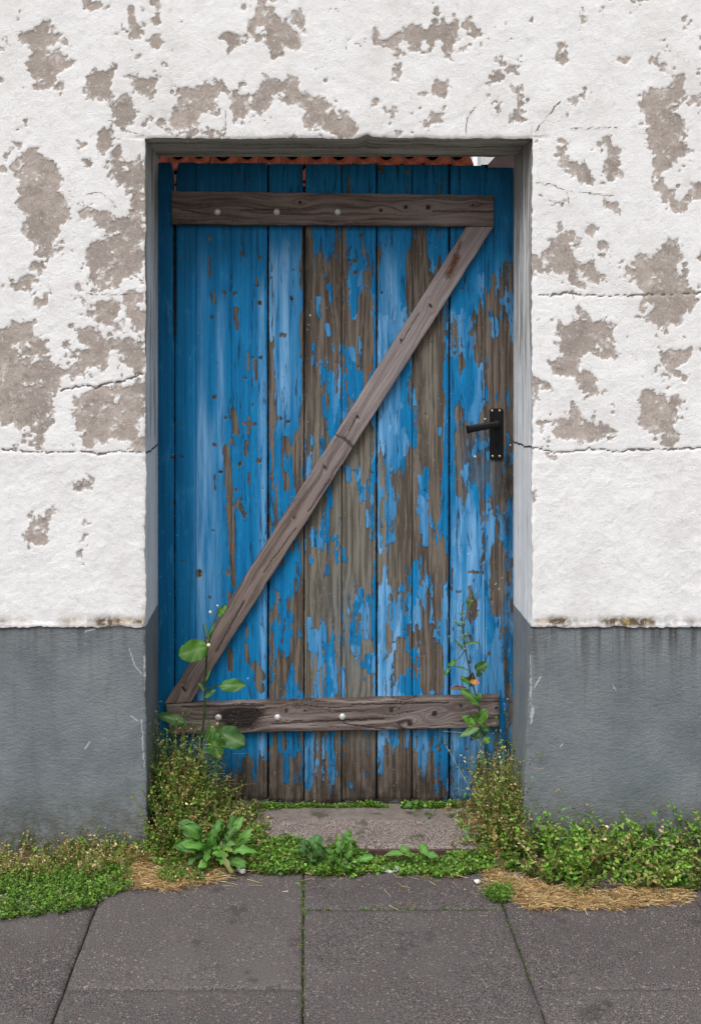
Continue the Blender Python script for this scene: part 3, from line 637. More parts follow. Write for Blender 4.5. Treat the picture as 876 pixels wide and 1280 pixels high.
# seams: (position, gap as function of py, tongue start py)
SEAMS = [
 (218.6, [(200, 9.5), (212, 6.0), (222, 3.0), (240, 2.4), (285, 3.4), (400, 3.2), (432, .7), (1003, .5)], 238),
 (245.0, [(200, .25), (1003, .35)], 200), (289.5, [(200, .25), (1003, .35)], 200), (335.3, [(200, 1.8), (1003, 1.5)], 200),
 (380.2, [(200, 3.4), (236, 2.8), (300, 2.4), (480, 1.6), (500, .9), (1003, 1.0)], 232), (427.0, [(200, .9), (900, 1.0), (1003, 1.4)], 200),
 (470.8, [(200, 1.3), (1003, 1.8)], 200), (515.4, [(200, 1.0), (900, .9), (1003, 1.8)], 200), (561.5, [(200, 1.4), (1003, 1.5)], 200), (606.2, [(200, .3), (1003, .4)], 200)]
EDG = [(192.0, [(200, 0), (1003, 0)], 0)] + SEAMS + [(645.5, [(200, 0), (1003, 0)], 0)]
door = thing('wooden_door', (0, .28, 0), 'old boarded door with flaking blue paint and a diagonal brace, set back in the white wall', 'door')
BOT = [1001, 1001, 1003, 1001, 1004, 1006, 1003, 1002, 1003, 1001, 1000, 996]
THK = .024
SEAMW = [1, 1, .12, .2, 1, .9, .35, 1, .35, 1, .25, 1]
for bi in range(len(EDG)-1):
    (xa, ga, ta), (xb, gb, tb) = EDG[bi], EDG[bi+1]
    ztop = 203.5 + .010*(xa-198) + (2.5 if xa > 580 else 0) + random.uniform(-.8, .8); zbot = BOT[bi]
    vs = np.linspace(ztop, zbot, 540); nu = max(12, int((xb-xa)/1.5)); us = np.linspace(0, 1, nu)
    e = np.minimum(us, 1-us)
    U, Vv = np.meshgrid(us, vs)
    xl = xa + lerp(vs, ga)/2*(1 if bi else 0); xr = xb - lerp(vs, gb)/2
    wob = (fbm(vs/22, vs*0 + bi, 3, 100+bi) - .5)*.8*(sstep(0, 2, lerp(vs, gb)))
    xl = xl + .25*(fbm(vs/15, vs*0, 3, 130+bi)-.5); xr = xr + wob*.4
    px = xl[:, None]*(1-U) + xr[:, None]*U; py = Vv + (fbm(U*(xb-xa)/6, U*0 + bi, 3, 140+bi) - .5)*7*(Vv > zbot-6)*sstep(zbot-6, zbot, Vv)
    cov = coverage(px, py); cov = np.where(px < 334, np.maximum(cov, np.where(py < 885, 8.4, 0)), cov)
    n = .50*uni(fbm(px/5.0 + bi*13, py/42, 5, 200+bi, .62)) + .27*uni(fbm(px/12 + bi*5, py/70, 3, 230+bi, .5)) + .23*uni(fbm(px/2.3, py/8, 3, 260+bi, .6))
    n = np.clip((n-.5)*1.4+.5, 0, 1)
    cv = cov/9.0; cv = np.where(px > 336, cv**1.35, cv); paint = (cv*1.16 - .06) - n
    # explicit bare places, then paint left on bare wood
    wn_ = (fbm(px/3, py/9, 3, 250+bi) - .5)
    for (a, b, c, d, w_) in BSTR:
        k = (px > min(a, c)-9) & (px < max(a, c)+9) & (py > min(b, d)-9) & (py < max(b, d)+9)
        if k.any(): paint[k] = np.minimum(paint[k], (seg_dist(px[k], py[k], a, b, c, d) - w_ + wn_[k]*3.0)/9)
    for (a, b, c, d, w_) in PSTR:
        k = (px > min(a, c)-9) & (px < max(a, c)+9) & (py > min(b, d)-9) & (py < max(b, d)+9)
        if k.any(): paint[k] = np.maximum(paint[k], (w_*1.0 - seg_dist(px[k], py[k], a, b, c, d) + wn_[k]*4.0)/9)
    dark = np.zeros(px.shape); fleck = np.zeros(px.shape)
    for (kk_, sx, sy, r) in SPOTS:
        cx, cy = zp(kk_, sx, sy)
        if xa-8 < cx < xb+8:
            d_ = np.hypot(px-cx, (py-cy)*1.15); paint = np.minimum(paint, np.where(d_ < r+8, (d_ - r*.62 + wn_*7.0)/9, 9)); dark = np.maximum(dark, np.clip(1.05 - np.hypot(px-cx-r*.2, py-cy-r*.1)/(r*.6 + .3), 0, 1))
    for (kk_, sx, sy, r) in FLECK:
        cx, cy = zp(kk_, sx, sy)
        if xa-8 < cx < xb+8: fleck = np.maximum(fleck, np.clip(1.1 - np.hypot(px-cx, py-cy)/(r*.8+.4), 0, 1))
    # grain with rings round knots
    warp = np.zeros(px.shape)
    for (kk_, sx, sy, r) in KNOTS:
        cx, cy = zp(kk_, sx, sy); warp += 5.0*np.tanh((px-cx)/3)*np.exp(-((px-cx)/9)**2 - ((py-cy)/22)**2)
    gr = fbm((px-warp)/2.4 + bi*7 + (fbm(px/30, py/160, 2, 300+bi)-.5)*6, py/95, 4, 310+bi, .6)
    grain = np.clip((gr-.5)*2.1+.5, 0, 1)
    greyw = sstep(372, 392, px)*(1-sstep(470, 520, px))*sstep(440, 620, py)*(1-sstep(900, 950, py)); greyw = np.maximum(greyw, .7*np.exp(-((px-537)/14)**2)*sstep(400, 440, py)*(1-sstep(560, 600, py)))
    greyw = np.clip(greyw + .35*(fbm(px/14, py/70, 3, 330)-.5) + .12, 0, 1)
    deep_shade = (1 - sstep(226, 258, px)); deep_shade = np.clip(deep_shade + .30*sstep(600, 612, px)*sstep(600, 700, py) + .8*(1-sstep(290, 370, py))*(1-sstep(300, 340, px)) + .55*(fbm(px/9, py/90, 3, 340)-.62), 0, 1)  # jamb and lintel shade painted in as deeper blue, plus streaky paint tone
    pale = np.exp(-((px-252)/5.5)**2)*(.35+.65*sstep(440, 520, py)) + .9*np.exp(-((px-276)/4.5)**2)*sstep(360, 400, py)*(1-sstep(560, 600, py)) + .9*np.exp(-((px-328)/4.5)**2)*sstep(340, 380, py)
    pale += ((px > 336) & (px < 362))*(1-sstep(470, 560, py))*.95*sstep(275, 300, py) + .45*((px > 471) & (px < 500)) + .7*((px > 565) & (px < 606))*sstep(620, 660, py)*(.4+fbm(px/8, py/30, 3, 345)) + .4*((px > 346) & (px < 378))*(1-sstep(480, 560, py))
    pale += .55*((px > 380))*sstep(300, 360, py)*(fbm(px/12, py/60, 3, 347) > .5)
    pale += np.exp(-((px-262)/14)**2)*.55*sstep(500, 560, py)*(1-sstep(760, 800, py))
    pale = np.clip(pale*(.55+.9*fbm(px/10, py/60, 3, 350)), 0, 1)*sstep(285, 330, py)
    crackle = np.clip(sstep(268, 292, px) + .15, 0, 1)
    rot = sstep(905, 1000, py)*(.3+1.0*fbm(px/12, py/25, 3, 360)) + .75*sstep(612, 640, px)*sstep(560, 600, py)*(1-sstep(600, 680, py)) + .25*sstep(600, 640, px)
    rot = np.clip(rot + .85*np.exp(-((px-383)/3.0)**2)*(1-sstep(430, 480, py))*sstep(285, 300, py) + .5*np.exp(-((px-562)/1.5)**2), 0, 1)
    if bi >= 9: rot = np.clip(rot + .9*np.exp(-((px-634)/3.5)**2)*sstep(560, 575, py)*(.4+fbm(py/20, px*0, 3, 365)), 0, 1)
    film = .9*np.clip(np.exp(-((px-600)/22)**2 - ((py-585)/45)**2)*fbm(px/8, py/8, 3, 370) + .5*np.exp(-((px-437)/26)**2-((py-790)/60)**2)*fbm(px/6, py/9, 3, 371), 0, 1)
    # dark open joint left of the brace foot / long crack
    eL = U*(xb-xa); eR = (1-U)*(xb-xa); edged = np.minimum(eL, eR); sL, sR = SEAMW[bi], SEAMW[bi+1]
    dark = np.maximum(dark, np.maximum(np.clip(.8 - eL/1.5, 0, 1)*sL, np.clip(.8 - eR/1.5, 0, 1)*sR)*(.6+.5*fbm(py/12, px*0, 2, 380)))
    if bi in (0, 1): dark = np.maximum(dark, np.clip(1 - np.abs(px-219.3)/(3.4*sstep(435, 400, py)+.2), 0, 1)*sstep(436, 410, py)*sstep(280, 290, py)*.95)
    bev = .0022*(sL*np.exp(-eL/1.3) + sR*np.exp(-eR/1.3))
    y = FY + bev + (1-sstep(-.02, .02, paint))*.0006 + (grain-.5)*.0009*(1-sstep(-.02, .02, paint)) + np.clip(dark, 0, 1)*.0022*(edged > 1.5)
    y = y + (0, 0, .0003, .0003, 0, .0012, .0002, 0, .0008, .0006, 0, 0)[bi] + .003*(U-.5)**2 + .004*sstep(zbot-7, zbot, py)
    X = dx(px); Z = dz(py)
    nV = px.shape[0]; I = np.arange(nV*nu).reshape(nV, nu)
    F = [np.stack([I[1:, :-1], I[1:, 1:], I[:-1, 1:], I[:-1, :-1]], -1).reshape(-1, 4)]
    V = np.stack([X, y, Z], -1).reshape(-1, 3)
    at = dict(paint=paint, dark=dark, fleck=fleck, grain=grain, greyw=greyw, deep_shade=deep_shade, pale=pale, crackle=crackle, rot=rot, film=film)
    at = {k: a.reshape(-1) for k, a in at.items()}
    # sides and back: ring of border vertices pushed back
    ring = np.concatenate([I[0, :], I[1:, -1], I[-1, :-1][::-1], I[1:-1, 0][::-1]])
    Vb = V[ring].copy(); Vb[:, 1] = FY + THK
    b0 = len(V); V = np.concatenate([V, Vb]); nr = len(ring)
    for k in at: at[k] = np.concatenate([at[k], at[k][ring]])
    at['dark'][b0:] = np.maximum(at['dark'][b0:], .35)
    j = np.arange(nr); jn = (j+1) % nr
    F.append(np.stack([ring[j], ring[jn], b0+jn, b0+j], -1))
    bc = len(V); V = np.concatenate([V, [[X.mean(), FY+THK, Z.mean()]]])
    for k in at: at[k] = np.concatenate([at[k], [0.0]])
    F.append(np.stack([b0+j, b0+jn, np.full(nr, bc)], -1))
    # tongue that closes the joint on the right
    if bi < len(EDG)-2:
        t0 = dz(tb + (0 if tb > 200 else 5)); t1 = dz(zbot-2); xt = dx(xb)
        tv = [(xt-.010, FY+.010, t1), (xt+.010, FY+.010, t1), (xt+.010, FY+.018, t1), (xt-.010, FY+.018, t1), (xt-.010, FY+.010, t0), (xt+.010, FY+.010, t0), (xt+.010, FY+.018, t0), (xt-.010, FY+.018, t0)]
        # the strip sits inside both boards' thickness
        n0 = len(V); V = np.concatenate([V, tv])
        for k in at: at[k] = np.concatenate([at[k], np.full(8, 1.0 if k in ('dark', 'rot') else 0.0)])
        F.append(np.array([(3,2,1,0),(4,5,6,7),(0,1,5,4),(1,2,6,5),(2,3,7,6),(3,0,4,7)]) + n0)
    part('board', np_mesh('board', V, [F[0], F[1]] + [f for f in F[2:]], at, M['door']), door)

# timber pieces with their own grain --------------------------------------------------
def timber(name, quad, y0, y1, seed, knots=(), warm=None, dark=None, light=None, checks=(), scar=None, step=1.0, crackf=.5, wav=1.0):
    """quad: bottom-left, bottom-right, top-right, top-left in px (u along bl->br). Front face is a dense sheet."""
    bl, br, tr, tl = [np.array(p, float) for p in quad]
    L = np.hypot(*(br-bl)); H = np.hypot(*(tl-bl)); nu = int(L/step)+1; nv = max(8, int(H/step)+1)
    U, Vv = np.meshgrid(np.linspace(0, 1, nu), np.linspace(0, 1, nv))
    px = (bl[0]*(1-U)+br[0]*U)*(1-Vv) + (tl[0]*(1-U)+tr[0]*U)*Vv; py = (bl[1]*(1-U)+br[1]*U)*(1-Vv) + (tl[1]*(1-U)+tr[1]*U)*Vv
    lu = U*L; lv = Vv*H
    edge = np.minimum(lv, H-lv); ends = np.minimum(lu, L-lu)
    # ragged outline
    offv = (fbm(lu/18, lu*0+seed, 3, seed) - .5)*1.6*np.where(Vv > .5, 1, -1)*np.clip(np.abs(Vv-.5)*2, 0, 1)**4
    tdir = (tl-bl)/max(H, 1e-6); px = px + tdir[0]*offv; py = py + tdir[1]*offv
    warp = np.zeros(px.shape); kd = np.zeros(px.shape)
    for (kx, ky, kr) in knots:
        # position in local px
        du = ((px-kx)*(br-bl)[0] + (py-ky)*(br-bl)[1])/L; dv = ((px-kx)*tdir[0] + (py-ky)*tdir[1])
        rr = np.sqrt(du**2 + dv**2); warp += kr*2.0*np.tanh(dv/(kr*.7))*np.exp(-(du/(kr*3.2))**2 - (dv/(kr*2.4))**2)
        kd = np.maximum(kd, np.clip(1.25 - rr/kr, 0, 1))
    w_ = lv - warp + (fbm(lu/70, lv/40, 3, seed+1) - .5)*11*wav
    g = .65*fbm(w_/2.6, lu/120, 4, seed+2, .6) + .35*fbm(w_/6.0, lu/50, 3, seed+6, .5); grain = np.clip((g-.5)*2.0+.5, 0, 1)
    ck = fbm(w_/1.5, lu/42, 3, seed+4, .55); check = sstep(.69, .77, ck)*crackf*1.4
    for (a, b, c, d, ww) in checks: check = np.maximum(check, np.clip(1.4 - seg_dist(px + (fbm(px/5, py/5, 2, seed+9)-.5)*2, py + (fbm(px/5, py/5, 2, seed+10)-.5)*2, a, b, c, d)/ww, 0, 1))
    dk = np.maximum(kd, 0)
    if dark is not None: dk = np.maximum(dk, dark(px, py))
    dk = np.maximum(dk, .45*np.exp(-edge/1.0))
    wm = np.clip((warm(px, py) if warm else 0.2) + .5*(fbm(lu/60, lv/8, 3, seed+12)-.5), 0, 1)+0*px
    lt = np.clip((light(px, py) if light else 0)+0*px, 0, 1)
    sc_ = scar(px, py) if scar else 0*px
    y = y0 + .0025*np.exp(-edge/1.2) + .002*np.exp(-ends/1.0) + grain*.0010 + np.clip(check, 0, 1)*.0016 + sc_*.002 + (fbm(lu/40, lv/20, 2, seed+14)-.5)*.0015
    X = WX(px, y0); Z = WZ(py, y0)
    I = np.arange(nu*nv).reshape(nv, nu)
    V = np.stack([X, y, Z], -1).reshape(-1, 3); F = [np.stack([I[:-1, :-1], I[:-1, 1:], I[1:, 1:], I[1:, :-1]], -1).reshape(-1, 4)]
    at = dict(grain=grain, check=check, dark=dk, warm=wm, light=lt, scar=sc_); at = {k: np.asarray(a).reshape(-1) for k, a in at.items()}
    ring = np.concatenate([I[0, :], I[1:, -1], I[-1, :-1][::-1], I[1:-1, 0][::-1]]); Vb = V[ring].copy(); Vb[:, 1] = y1
    b0 = len(V); V = np.concatenate([V, Vb]); nr = len(ring); j = np.arange(nr); jn = (j+1) % nr
    for k in at: at[k] = np.concatenate([at[k], at[k][ring]])
    F.append(np.stack([ring[jn], ring[j], b0+j, b0+jn], -1))
    return np_mesh(name, V, F, at, M['timber'])
RY = .2555
rail = part('rail', timber('rail', [(214.5, 280), (617, 283), (617.5, 244), (214, 238.5)], RY, FY+.001, 500,
      knots=[(507, 259, 3.4), (535, 259, 4.2), (476, 263, 3), (375, 253, 3), (591, 256, 2.6)], warm=lambda x, y: .55, light=lambda x, y: .25*np.exp(-((x-555)/30)**2), checks=[(225, 262, 262, 268, 1.2), (540, 264, 617, 265, 1.2), (300, 263, 370, 261, 1.0)], dark=lambda x, y: .25*np.exp(-((x-215)/6)**2), crackf=.35), door, 'upper weathered crossboard')
rail2 = part('rail', timber('rail', [(212, 918.5), (624, 910), (624, 870), (207, 880.5)], RY, FY+.001, 520,
      knots=[(489, 888, 3.6), (543, 892, 5.0), (498.5, 885.5, 2.2), (512, 904, 5), (576, 882, 3.2), (358, 889, 2.6), (381, 888, 2), (620, 885, 3), (592, 898, 3)],
      warm=lambda x, y: .45, light=lambda x, y: .35*np.exp(-((x-360)/45)**2 - ((y-902)/8)**2) + .35*np.exp(-((x-530)/50)**2-((y-893)/14)**2),
      dark=lambda x, y: 1.15*np.exp(-np.clip(((x-296)/32)**2 + ((y-898-(x-296)*.10)/15)**2 - .15, 0, 9)*1.4) + .9*np.exp(-((x-316)/18)**2-((y-890)/6)**2) + .5*np.exp(-((x-624)/10)**2),
      checks=[(340, 905, 480, 899, 1.4), (440, 881, 560, 879, 1.2), (430, 905, 480, 912, 1.2), (228, 884, 330, 882, 1.4), (575, 902, 624, 898, 1.3)], wav=1.4, crackf=.7), door, 'lower crossboard, cracked and stained black')
def scarf(x, y): return np.clip(1.2 - seg_dist(x, y, 571, 322, 560, 344, )/6.0, 0, 1) + np.clip(1.0 - seg_dist(x, y, 576, 303, 569, 320)/3.2, 0, 1)
# the brace is mitred at both ends; u runs along its length, from foot to head
def brace_mesh():
    me = timber('brace', [(205.5, 880.5), (583, 283.5), (616.5, 283.5), (239, 878.5)], RY-.001, FY+.001, 540,
      knots=[(538, 382, 3.0), (447, 521, 2.2), (406, 584, 2.4), (230, 861, 3.2), (367, 647, 1.8), (501, 425, 2.2), (262, 806, 2.4)],
      warm=lambda x, y: np.clip(.80 - (x-330)/170, .12, .75) + .25*np.exp(-((x-575)/16)**2)*(y < 345),
      light=lambda x, y: .40*sstep(420, 470, x) + .15,
      checks=[(436, 538, 447, 520, 1.4), (412, 600, 385, 640, 1.2), (370, 660, 330, 715, 1.2), (305, 752, 270, 815, 1.8), (300, 790, 268, 840, 1.2), (418, 543, 437, 552, 1.6), (430, 548, 441, 559, 2.8), (523, 392, 500, 430, 1.0)],
      scar=lambda x, y: np.clip(scarf(x, y), 0, 1), crackf=.35, wav=.8)
    return me
brace = part('brace', brace_mesh(), door, 'diagonal brace running from lower left to upper right')
for (r_, pts) in ((rail, [(272, 265), (346, 265), (422, 265)]), (rail2, [(273, 897), (347, 897), (428, 896)])):
    for (a, b) in pts:
        mb = MB(); c = W(a, b, RY); mb.dome((c.x, RY+.0015, c.z), .0105, .0068, 16, 5); part('bolt', mb.mesh('bolt', M['zinc'], True), r_)
# handle
hd = bpy.data.objects.new('door_handle', None); C.objects.link(hd); hd.parent = door; hd.location = (WX(620, FY), 0, WZ(542, FY)); hd['label'] = 'black lever handle on a long plate'
mb = MB(); hy = FY
def rrect(cx, cz, hw, hh, r, n=5):
    P = []
    for (sx, sz, a0) in ((1, 1, 0), (-1, 1, 90), (-1, -1, 180), (1, -1, 270)):
        for i in range(n+1):
            a = R(a0 + 90*i/n); P.append((cx + sx*(hw-r) + r*math.cos(a), cz + sz*(hh-r) + r*math.sin(a)))
    return P
cx, cz = WX(620.2, hy), WZ(542.5, hy)
n0 = 0
P0 = rrect(cx, cz, .0205, .0775, .0075); P1 = rrect(cx, cz, .0188, .0758, .006)
mb.prism(P0, hy-.004, hy+.002); mb.prism(P1, hy-.0062, hy-.0039)
part('back_plate', mb.mesh('back_plate', M['black']), hd)
mb = MB(); lz = WZ(529.5, hy-.03); sx_ = WX(620.5, hy-.02)
mb.tube([(sx_, hy-.005, lz), (sx_, hy-.020, lz)], [.0120, .0112], 16); mb.tube([(sx_, hy-.019, lz), (sx_, hy-.049, lz)], [.0098, .0102], 16)
part('neck', mb.mesh('neck', M['black'], True), hd)
mb = MB(); Lx = WX(583, hy-.045) - sx_; ang = math.atan2(WZ(537.5, hy-.045) - lz, Lx)
Mx = Matrix.Translation((sx_, hy-.047, lz)) @ Matrix.Rotation(-ang, 4, 'Y')
Ll = math.hypot(Lx, WZ(537.5, hy-.045) - lz)
n = 10; pv = []
Mb = Matrix.Translation((sx_, hy-.047, lz))
dirv = Vector((Lx, 0, WZ(537.0, hy-.045) - lz)).normalized(); upv = Vector((-dirv.z, 0, dirv.x)) * -1
sect = 10
for i in range(n+1):
    t = i/n; hh = .0088 + .0032*t; tt = .0062 - .0012*t; c = Vector((sx_, hy-.047 + .010*t*t*0.6, lz)) + dirv*(Ll*t*1.0 - .009*(1-t))
    for k in range(sect):
        a = 2*math.pi*k/sect; ca, sa = math.cos(a), math.sin(a)
        mb.v.append(tuple(c + upv*(hh*math.copysign(abs(ca)**.45, ca)) + Vector((0, 1, 0))*(tt*math.copysign(abs(sa)**.45, sa))))
for i in range(n):
    for k in range(sect): j = (k+1) % sect; mb.f.append((i*sect+k, i*sect+j, (i+1)*sect+j, (i+1)*sect+k))
mb.f.append(tuple(range(sect))); mb.f.append(tuple(n*sect+k for k in range(sect)))
part('lever', mb.mesh('lever', M['black'], True), hd)
for (a, b) in ((614.8, 513.5), (624.2, 513.3), (615.4, 570.2), (624.2, 570.2)):
    mb = MB(); c = W(a, b, hy-.006); mb.dome((c.x, hy-.0055, c.z), .0042, .0028, 12, 4); part('screw', mb.mesh('screw', M['brass'], True), hd)
mb = MB(); kz = WZ(556, hy); mb.prism([(cx-.002, kz-.012), (cx+.002, kz-.012), (cx+.0035, kz), (cx+.0035, kz+.004), (cx, kz+.007), (cx-.0035, kz+.004), (cx-.0035, kz)], hy-.0068, hy-.0055)
part('keyhole', mb.mesh('keyhole', mat_simple('keyhole_dark', (.001, .001, .001), (.002, .002, .002), 10, .9)), hd)
for (a, b, r) in ((593.8, 571.5, .0055), (637.6, 556.4, .0030), (606, 524, .0030)):
    mb = MB(); c = W(a, b, FY); mb.dome((c.x, FY+.0005, c.z), r, r*.45, 12, 3); part('screw', mb.mesh('screw', M['brass'] if r > .004 else M['zinc'], True), door)

# ------------------------------------------------------------------ behind the door: yard, tiled roof, pale house
me = np_mesh('yard', [(-12, .30, -.085), (12, .30, -.085), (12, 30, -.085), (-12, 30, -.085)], np.array([(0, 1, 2, 3)]), {}, M['yard'], False)
tag(link('yard', me), kind='structure')
TY = 6.3; tw = .20
shed = thing('outbuilding', (-.2, TY, -.085), 'orange clay tiled outbuilding seen through the gap above the blue door', 'outbuilding')
ev = WZ(201.0, TY)                            # lower edge of the second course
def tile_mesh():
    nx_, ny_ = 12, 3; L_ = .36; V = []; pit = R(34)
    for j in range(ny_+1):
        for i in range(nx_+1):
            t = i/nx_; x = t*tw*1.04; h = .029*math.cos(2*math.pi*t) + .004; s = j/ny_*L_
            h += .046*(1 - j/ny_); V.append((x, s*math.cos(pit) - h*math.sin(pit), s*math.sin(pit) + h*math.cos(pit)))
    nb = len(V)
    V += [(x, y + .012*math.sin(pit), z - .014*math.cos(pit)) for x, y, z in V]
    F = []
    W_ = nx_+1
    for j in range(ny_):
        for i in range(nx_):
            a = j*W_+i; F.append((a, a+1, a+W_+1, a+W_)); F.append((nb+a, nb+a+W_, nb+a+W_+1, nb+a+1))
    for i in range(nx_): F.append((i, nb+i, nb+i+1, i+1)); a = ny_*W_+i; F.append((a, a+1, nb+a+1, nb+a))
    for j in range(ny_): a = j*W_; F.append((a, a+W_, nb+a+W_, nb+a)); a += nx_; F.append((a, nb+a, nb+a+W_, a+W_))
    return np_mesh('roof_tile', V, np.array(F), {}, M['tile'])
tm = tile_mesh(); pit = R(34)
roof = bpy.data.objects.new('roof', None); C.objects.link(roof); roof.parent = shed; roof.location = (0, 0, 0)
x_end = WX(584, TY)
for c in range(-5, 6):
    for i in range(19):
        o = link('roof_tile', tm, roof); s = c*.29
        o.location = (x_end - tw*(i+1) - shed.location.x, s*math.cos(pit) + random.uniform(-.004, .004), ev - shed.location.z + s*math.sin(pit) - .010*c*0 + .022)
        o.rotation_euler = (random.uniform(-.012, .012), random.uniform(-.045, .045), random.uniform(-.02, .02))
        o.location.z += random.uniform(-.010, .010)
mb = MB(); L0 = -1.42; L1 = 2.0; zz0 = ev - .012
mb.prism([(0, 0), (1, 0), (1, 1), (0, 1)], 0, 1); mb.v = []; mb.f = [(0, 1, 2, 3), (7, 6, 5, 4), (0, 4, 5, 1), (1, 5, 6, 2), (2, 6, 7, 3), (3, 7, 4, 0)]
for dz_ in (0, -.02):
    for (xx_, ss_) in ((x_end-3.78, L0), (x_end-.02, L0), (x_end-.02, L1), (x_end-3.78, L1)): mb.v.append((xx_, TY + ss_*math.cos(pit), zz0 + ss_*math.sin(pit) + dz_))
part('roof_boarding', mb.mesh('roof_boarding', M['darkwood']), shed)
mb = MB(); mb.box(x_end-3.7, x_end-.05, TY+.12, TY+2.4, -.085, ev-1.05)
part('wall', mb.mesh('wall', M['white']), shed)
house = thing('neighbour_house', (2.3, 9.0, -.085), 'pale rendered house end with dark brown verge seen past the tiled roof', 'house')
HY = 9.0; mb = MB(); mb.box(WX(600, HY), WX(760, HY), HY, HY+3, -.085, WZ(150, HY)); part('wall', mb.mesh('wall', M['white']), house)
mb = MB(); mb.prism([(WX(609, HY), WZ(206, HY)), (WX(624, HY), WZ(190, HY)), (WX(760, HY), WZ(140, HY)), (WX(760, HY), WZ(215, HY)), (WX(609, HY), WZ(212, HY))], HY-.10, HY-.02)
part('verge_board', mb.mesh('verge_board', M['darkwood']), house)
mb = MB(); mb.tube([(WX(590, HY), HY-.2, -.085), (WX(590, HY), HY-.2, 4.2)], .030, 10); part('downpipe', mb.mesh('downpipe', M['white'], True), house)

# ------------------------------------------------------------------ ground, pavement, step
GZ0 = -.085
gxs = np.concatenate([[-60, -20, -6], np.linspace(-2.2, 2.2, 221), [6, 20, 60]]); gys = np.concatenate([[-60, -20, -6, -3], np.linspace(-.9, .24, 58), [.268]])
A, B = np.meshgrid(gxs, gys)
inr = (np.abs(A) < 2.2) & (B > -.9)
zz_ = GZ0 + inr*((fbm(A*14, B*14, 4, 600) - .4)*.016 + .026*sstep(-.12, -.01, B)*(np.abs(A) < 2.2) + .03*sstep(.0, .2, B))
zz_ = np.where((B > .0) & (A > WX(300)) & (A < WX(640)), zz_ - .045, zz_)
zz_ = np.where((B > -.25) & (B < .0) & (A > .5), zz_+.012, zz_)
I = np.arange(A.size).reshape(A.shape); F = np.stack([I[:-1, :-1], I[:-1, 1:], I[1:, 1:], I[1:, :-1]], -1).reshape(-1, 4)
tag(link('ground', np_mesh('ground', np.stack([A, B, zz_], -1), F, {}, M['soil'])), kind='structure')
pav = bpy.data.objects.new('pavement', None); C.objects.link(pav); pav.location = (0, -.08, -.06); tag(pav, kind='structure')
PZ = -.06
def slab(x0, x1, y0, y1):
    # sheet with a worn, slightly uneven edge
    g = .0018; x0 += g; x1 -= g; y0 += g; y1 -= g
    nx_ = 26; ny_ = 26; a = np.linspace(0, 1, nx_); b = np.linspace(0, 1, ny_)
    ease = lambda t: np.where(t < .12, t*t/.12*.5 + t*.0, np.where(t > .88, 1-((1-t)**2/.12*.5), .06 + (t-.12)*(.88/.76)))
    A_, B_ = np.meshgrid(ease(a), ease(b)); X = x0 + (x1-x0)*A_; Y = y0 + (y1-y0)*B_
    e = np.minimum(np.minimum(X-x0, x1-X), np.minimum(Y-y0, y1-Y))
    tx, ty = random.uniform(-.003, .003), random.uniform(-.003, .003)
    Z = PZ + tx*(A_-.5) + ty*(B_-.5) - .004*np.exp(-e/.004)*(1+fbm(X*60, Y*60, 3, 610)) + (fbm(X*9, Y*9, 3, 611)-.5)*.002
    wob_ = (fbm(X*40, Y*40, 3, 612)-.5)*.004*np.exp(-e/.01)
    I = np.arange(nx_*ny_).reshape(ny_, nx_); V = np.stack([X+wob_, Y+wob_, Z], -1).reshape(-1, 3)
    F = [np.stack([I[:-1, :-1], I[:-1, 1:], I[1:, 1:], I[1:, :-1]], -1).reshape(-1, 4)]
    ring = np.concatenate([I[0, :], I[1:, -1], I[-1, :-1][::-1], I[1:-1, 0][::-1]]); Vb = V[ring].copy(); Vb[:, 2] = PZ-.05
    b0 = len(V); V = np.concatenate([V, Vb]); nr = len(ring); j = np.arange(nr); jn = (j+1) % nr
    F.append(np.stack([ring[jn], ring[j], b0+j, b0+jn], -1))
    return np_mesh('paving_slab', V, F, {}, M['slab'])
JX = [-.530-1.5, -.530-1.0, -.530-.5, -.530, -.006, .501, 1.0, 1.5, 2.0]
for ci, (xa, xb) in enumerate(zip(JX[:-1], JX[1:])):
    off = {3: -.62, 4: -.275}.get(ci, -.62 if ci % 2 else -.275)
    if ci == 5: off = -.62
    ys = [-.075] + [off - .5*k for k in range(0, 7)]
    for y1, y0 in zip(ys[:-1], ys[1:]): part('paving_slab', slab(xa, xb, y0, y1), pav)
# doorstep
st = thing('doorstep', (.05, .1, -.05), 'worn pinkish concrete doorstep with a rusty edge below the blue door', 'doorstep')
nx_, ny_ = 150, 70; sa = np.linspace(0, 1, nx_); sb = np.linspace(0, 1, ny_)
A_, B_ = np.meshgrid(sa, sb)
xl_, xr_ = WX(300, .1), WX(628, .1)
Y = .016 + B_*(.30-.016); X = xl_ + (xr_-xl_)*A_
X = X + (1-A_)*(fbm(Y*30, Y*0, 3, 620)-.5)*.06
e = np.minimum(np.minimum(X-X.min(), xr_-X), (Y-.016))
Z = -.036 + .006*sstep(.0, .1, Y)*0 + (fbm(X*25, Y*25, 4, 621)-.5)*.006 + (fbm(X*7, Y*9, 3, 622)-.5)*.010 - .006*np.exp(-(Y-.016)/.004) - .010*np.exp(-A_/.03)
sm = sstep(.155, .185, Y + (fbm(X*20, Y*20, 3, 623)-.5)*.04); Z = Z + sm*.004
I = np.arange(nx_*ny_).reshape(ny_, nx_); V = np.stack([X, Y, Z], -1).reshape(-1, 3); F = [np.stack([I[:-1, :-1], I[:-1, 1:], I[1:, 1:], I[1:, :-1]], -1).reshape(-1, 4)]
ring = np.concatenate([I[0, :], I[1:, -1], I[-1, :-1][::-1], I[1:-1, 0][::-1]]); Vb = V[ring].copy(); Vb[:, 2] = -.09
b0 = len(V); V = np.concatenate([V, Vb]); nr = len(ring); j = np.arange(nr); jn = (j+1) % nr; F.append(np.stack([ring[jn], ring[j], b0+j, b0+jn], -1))
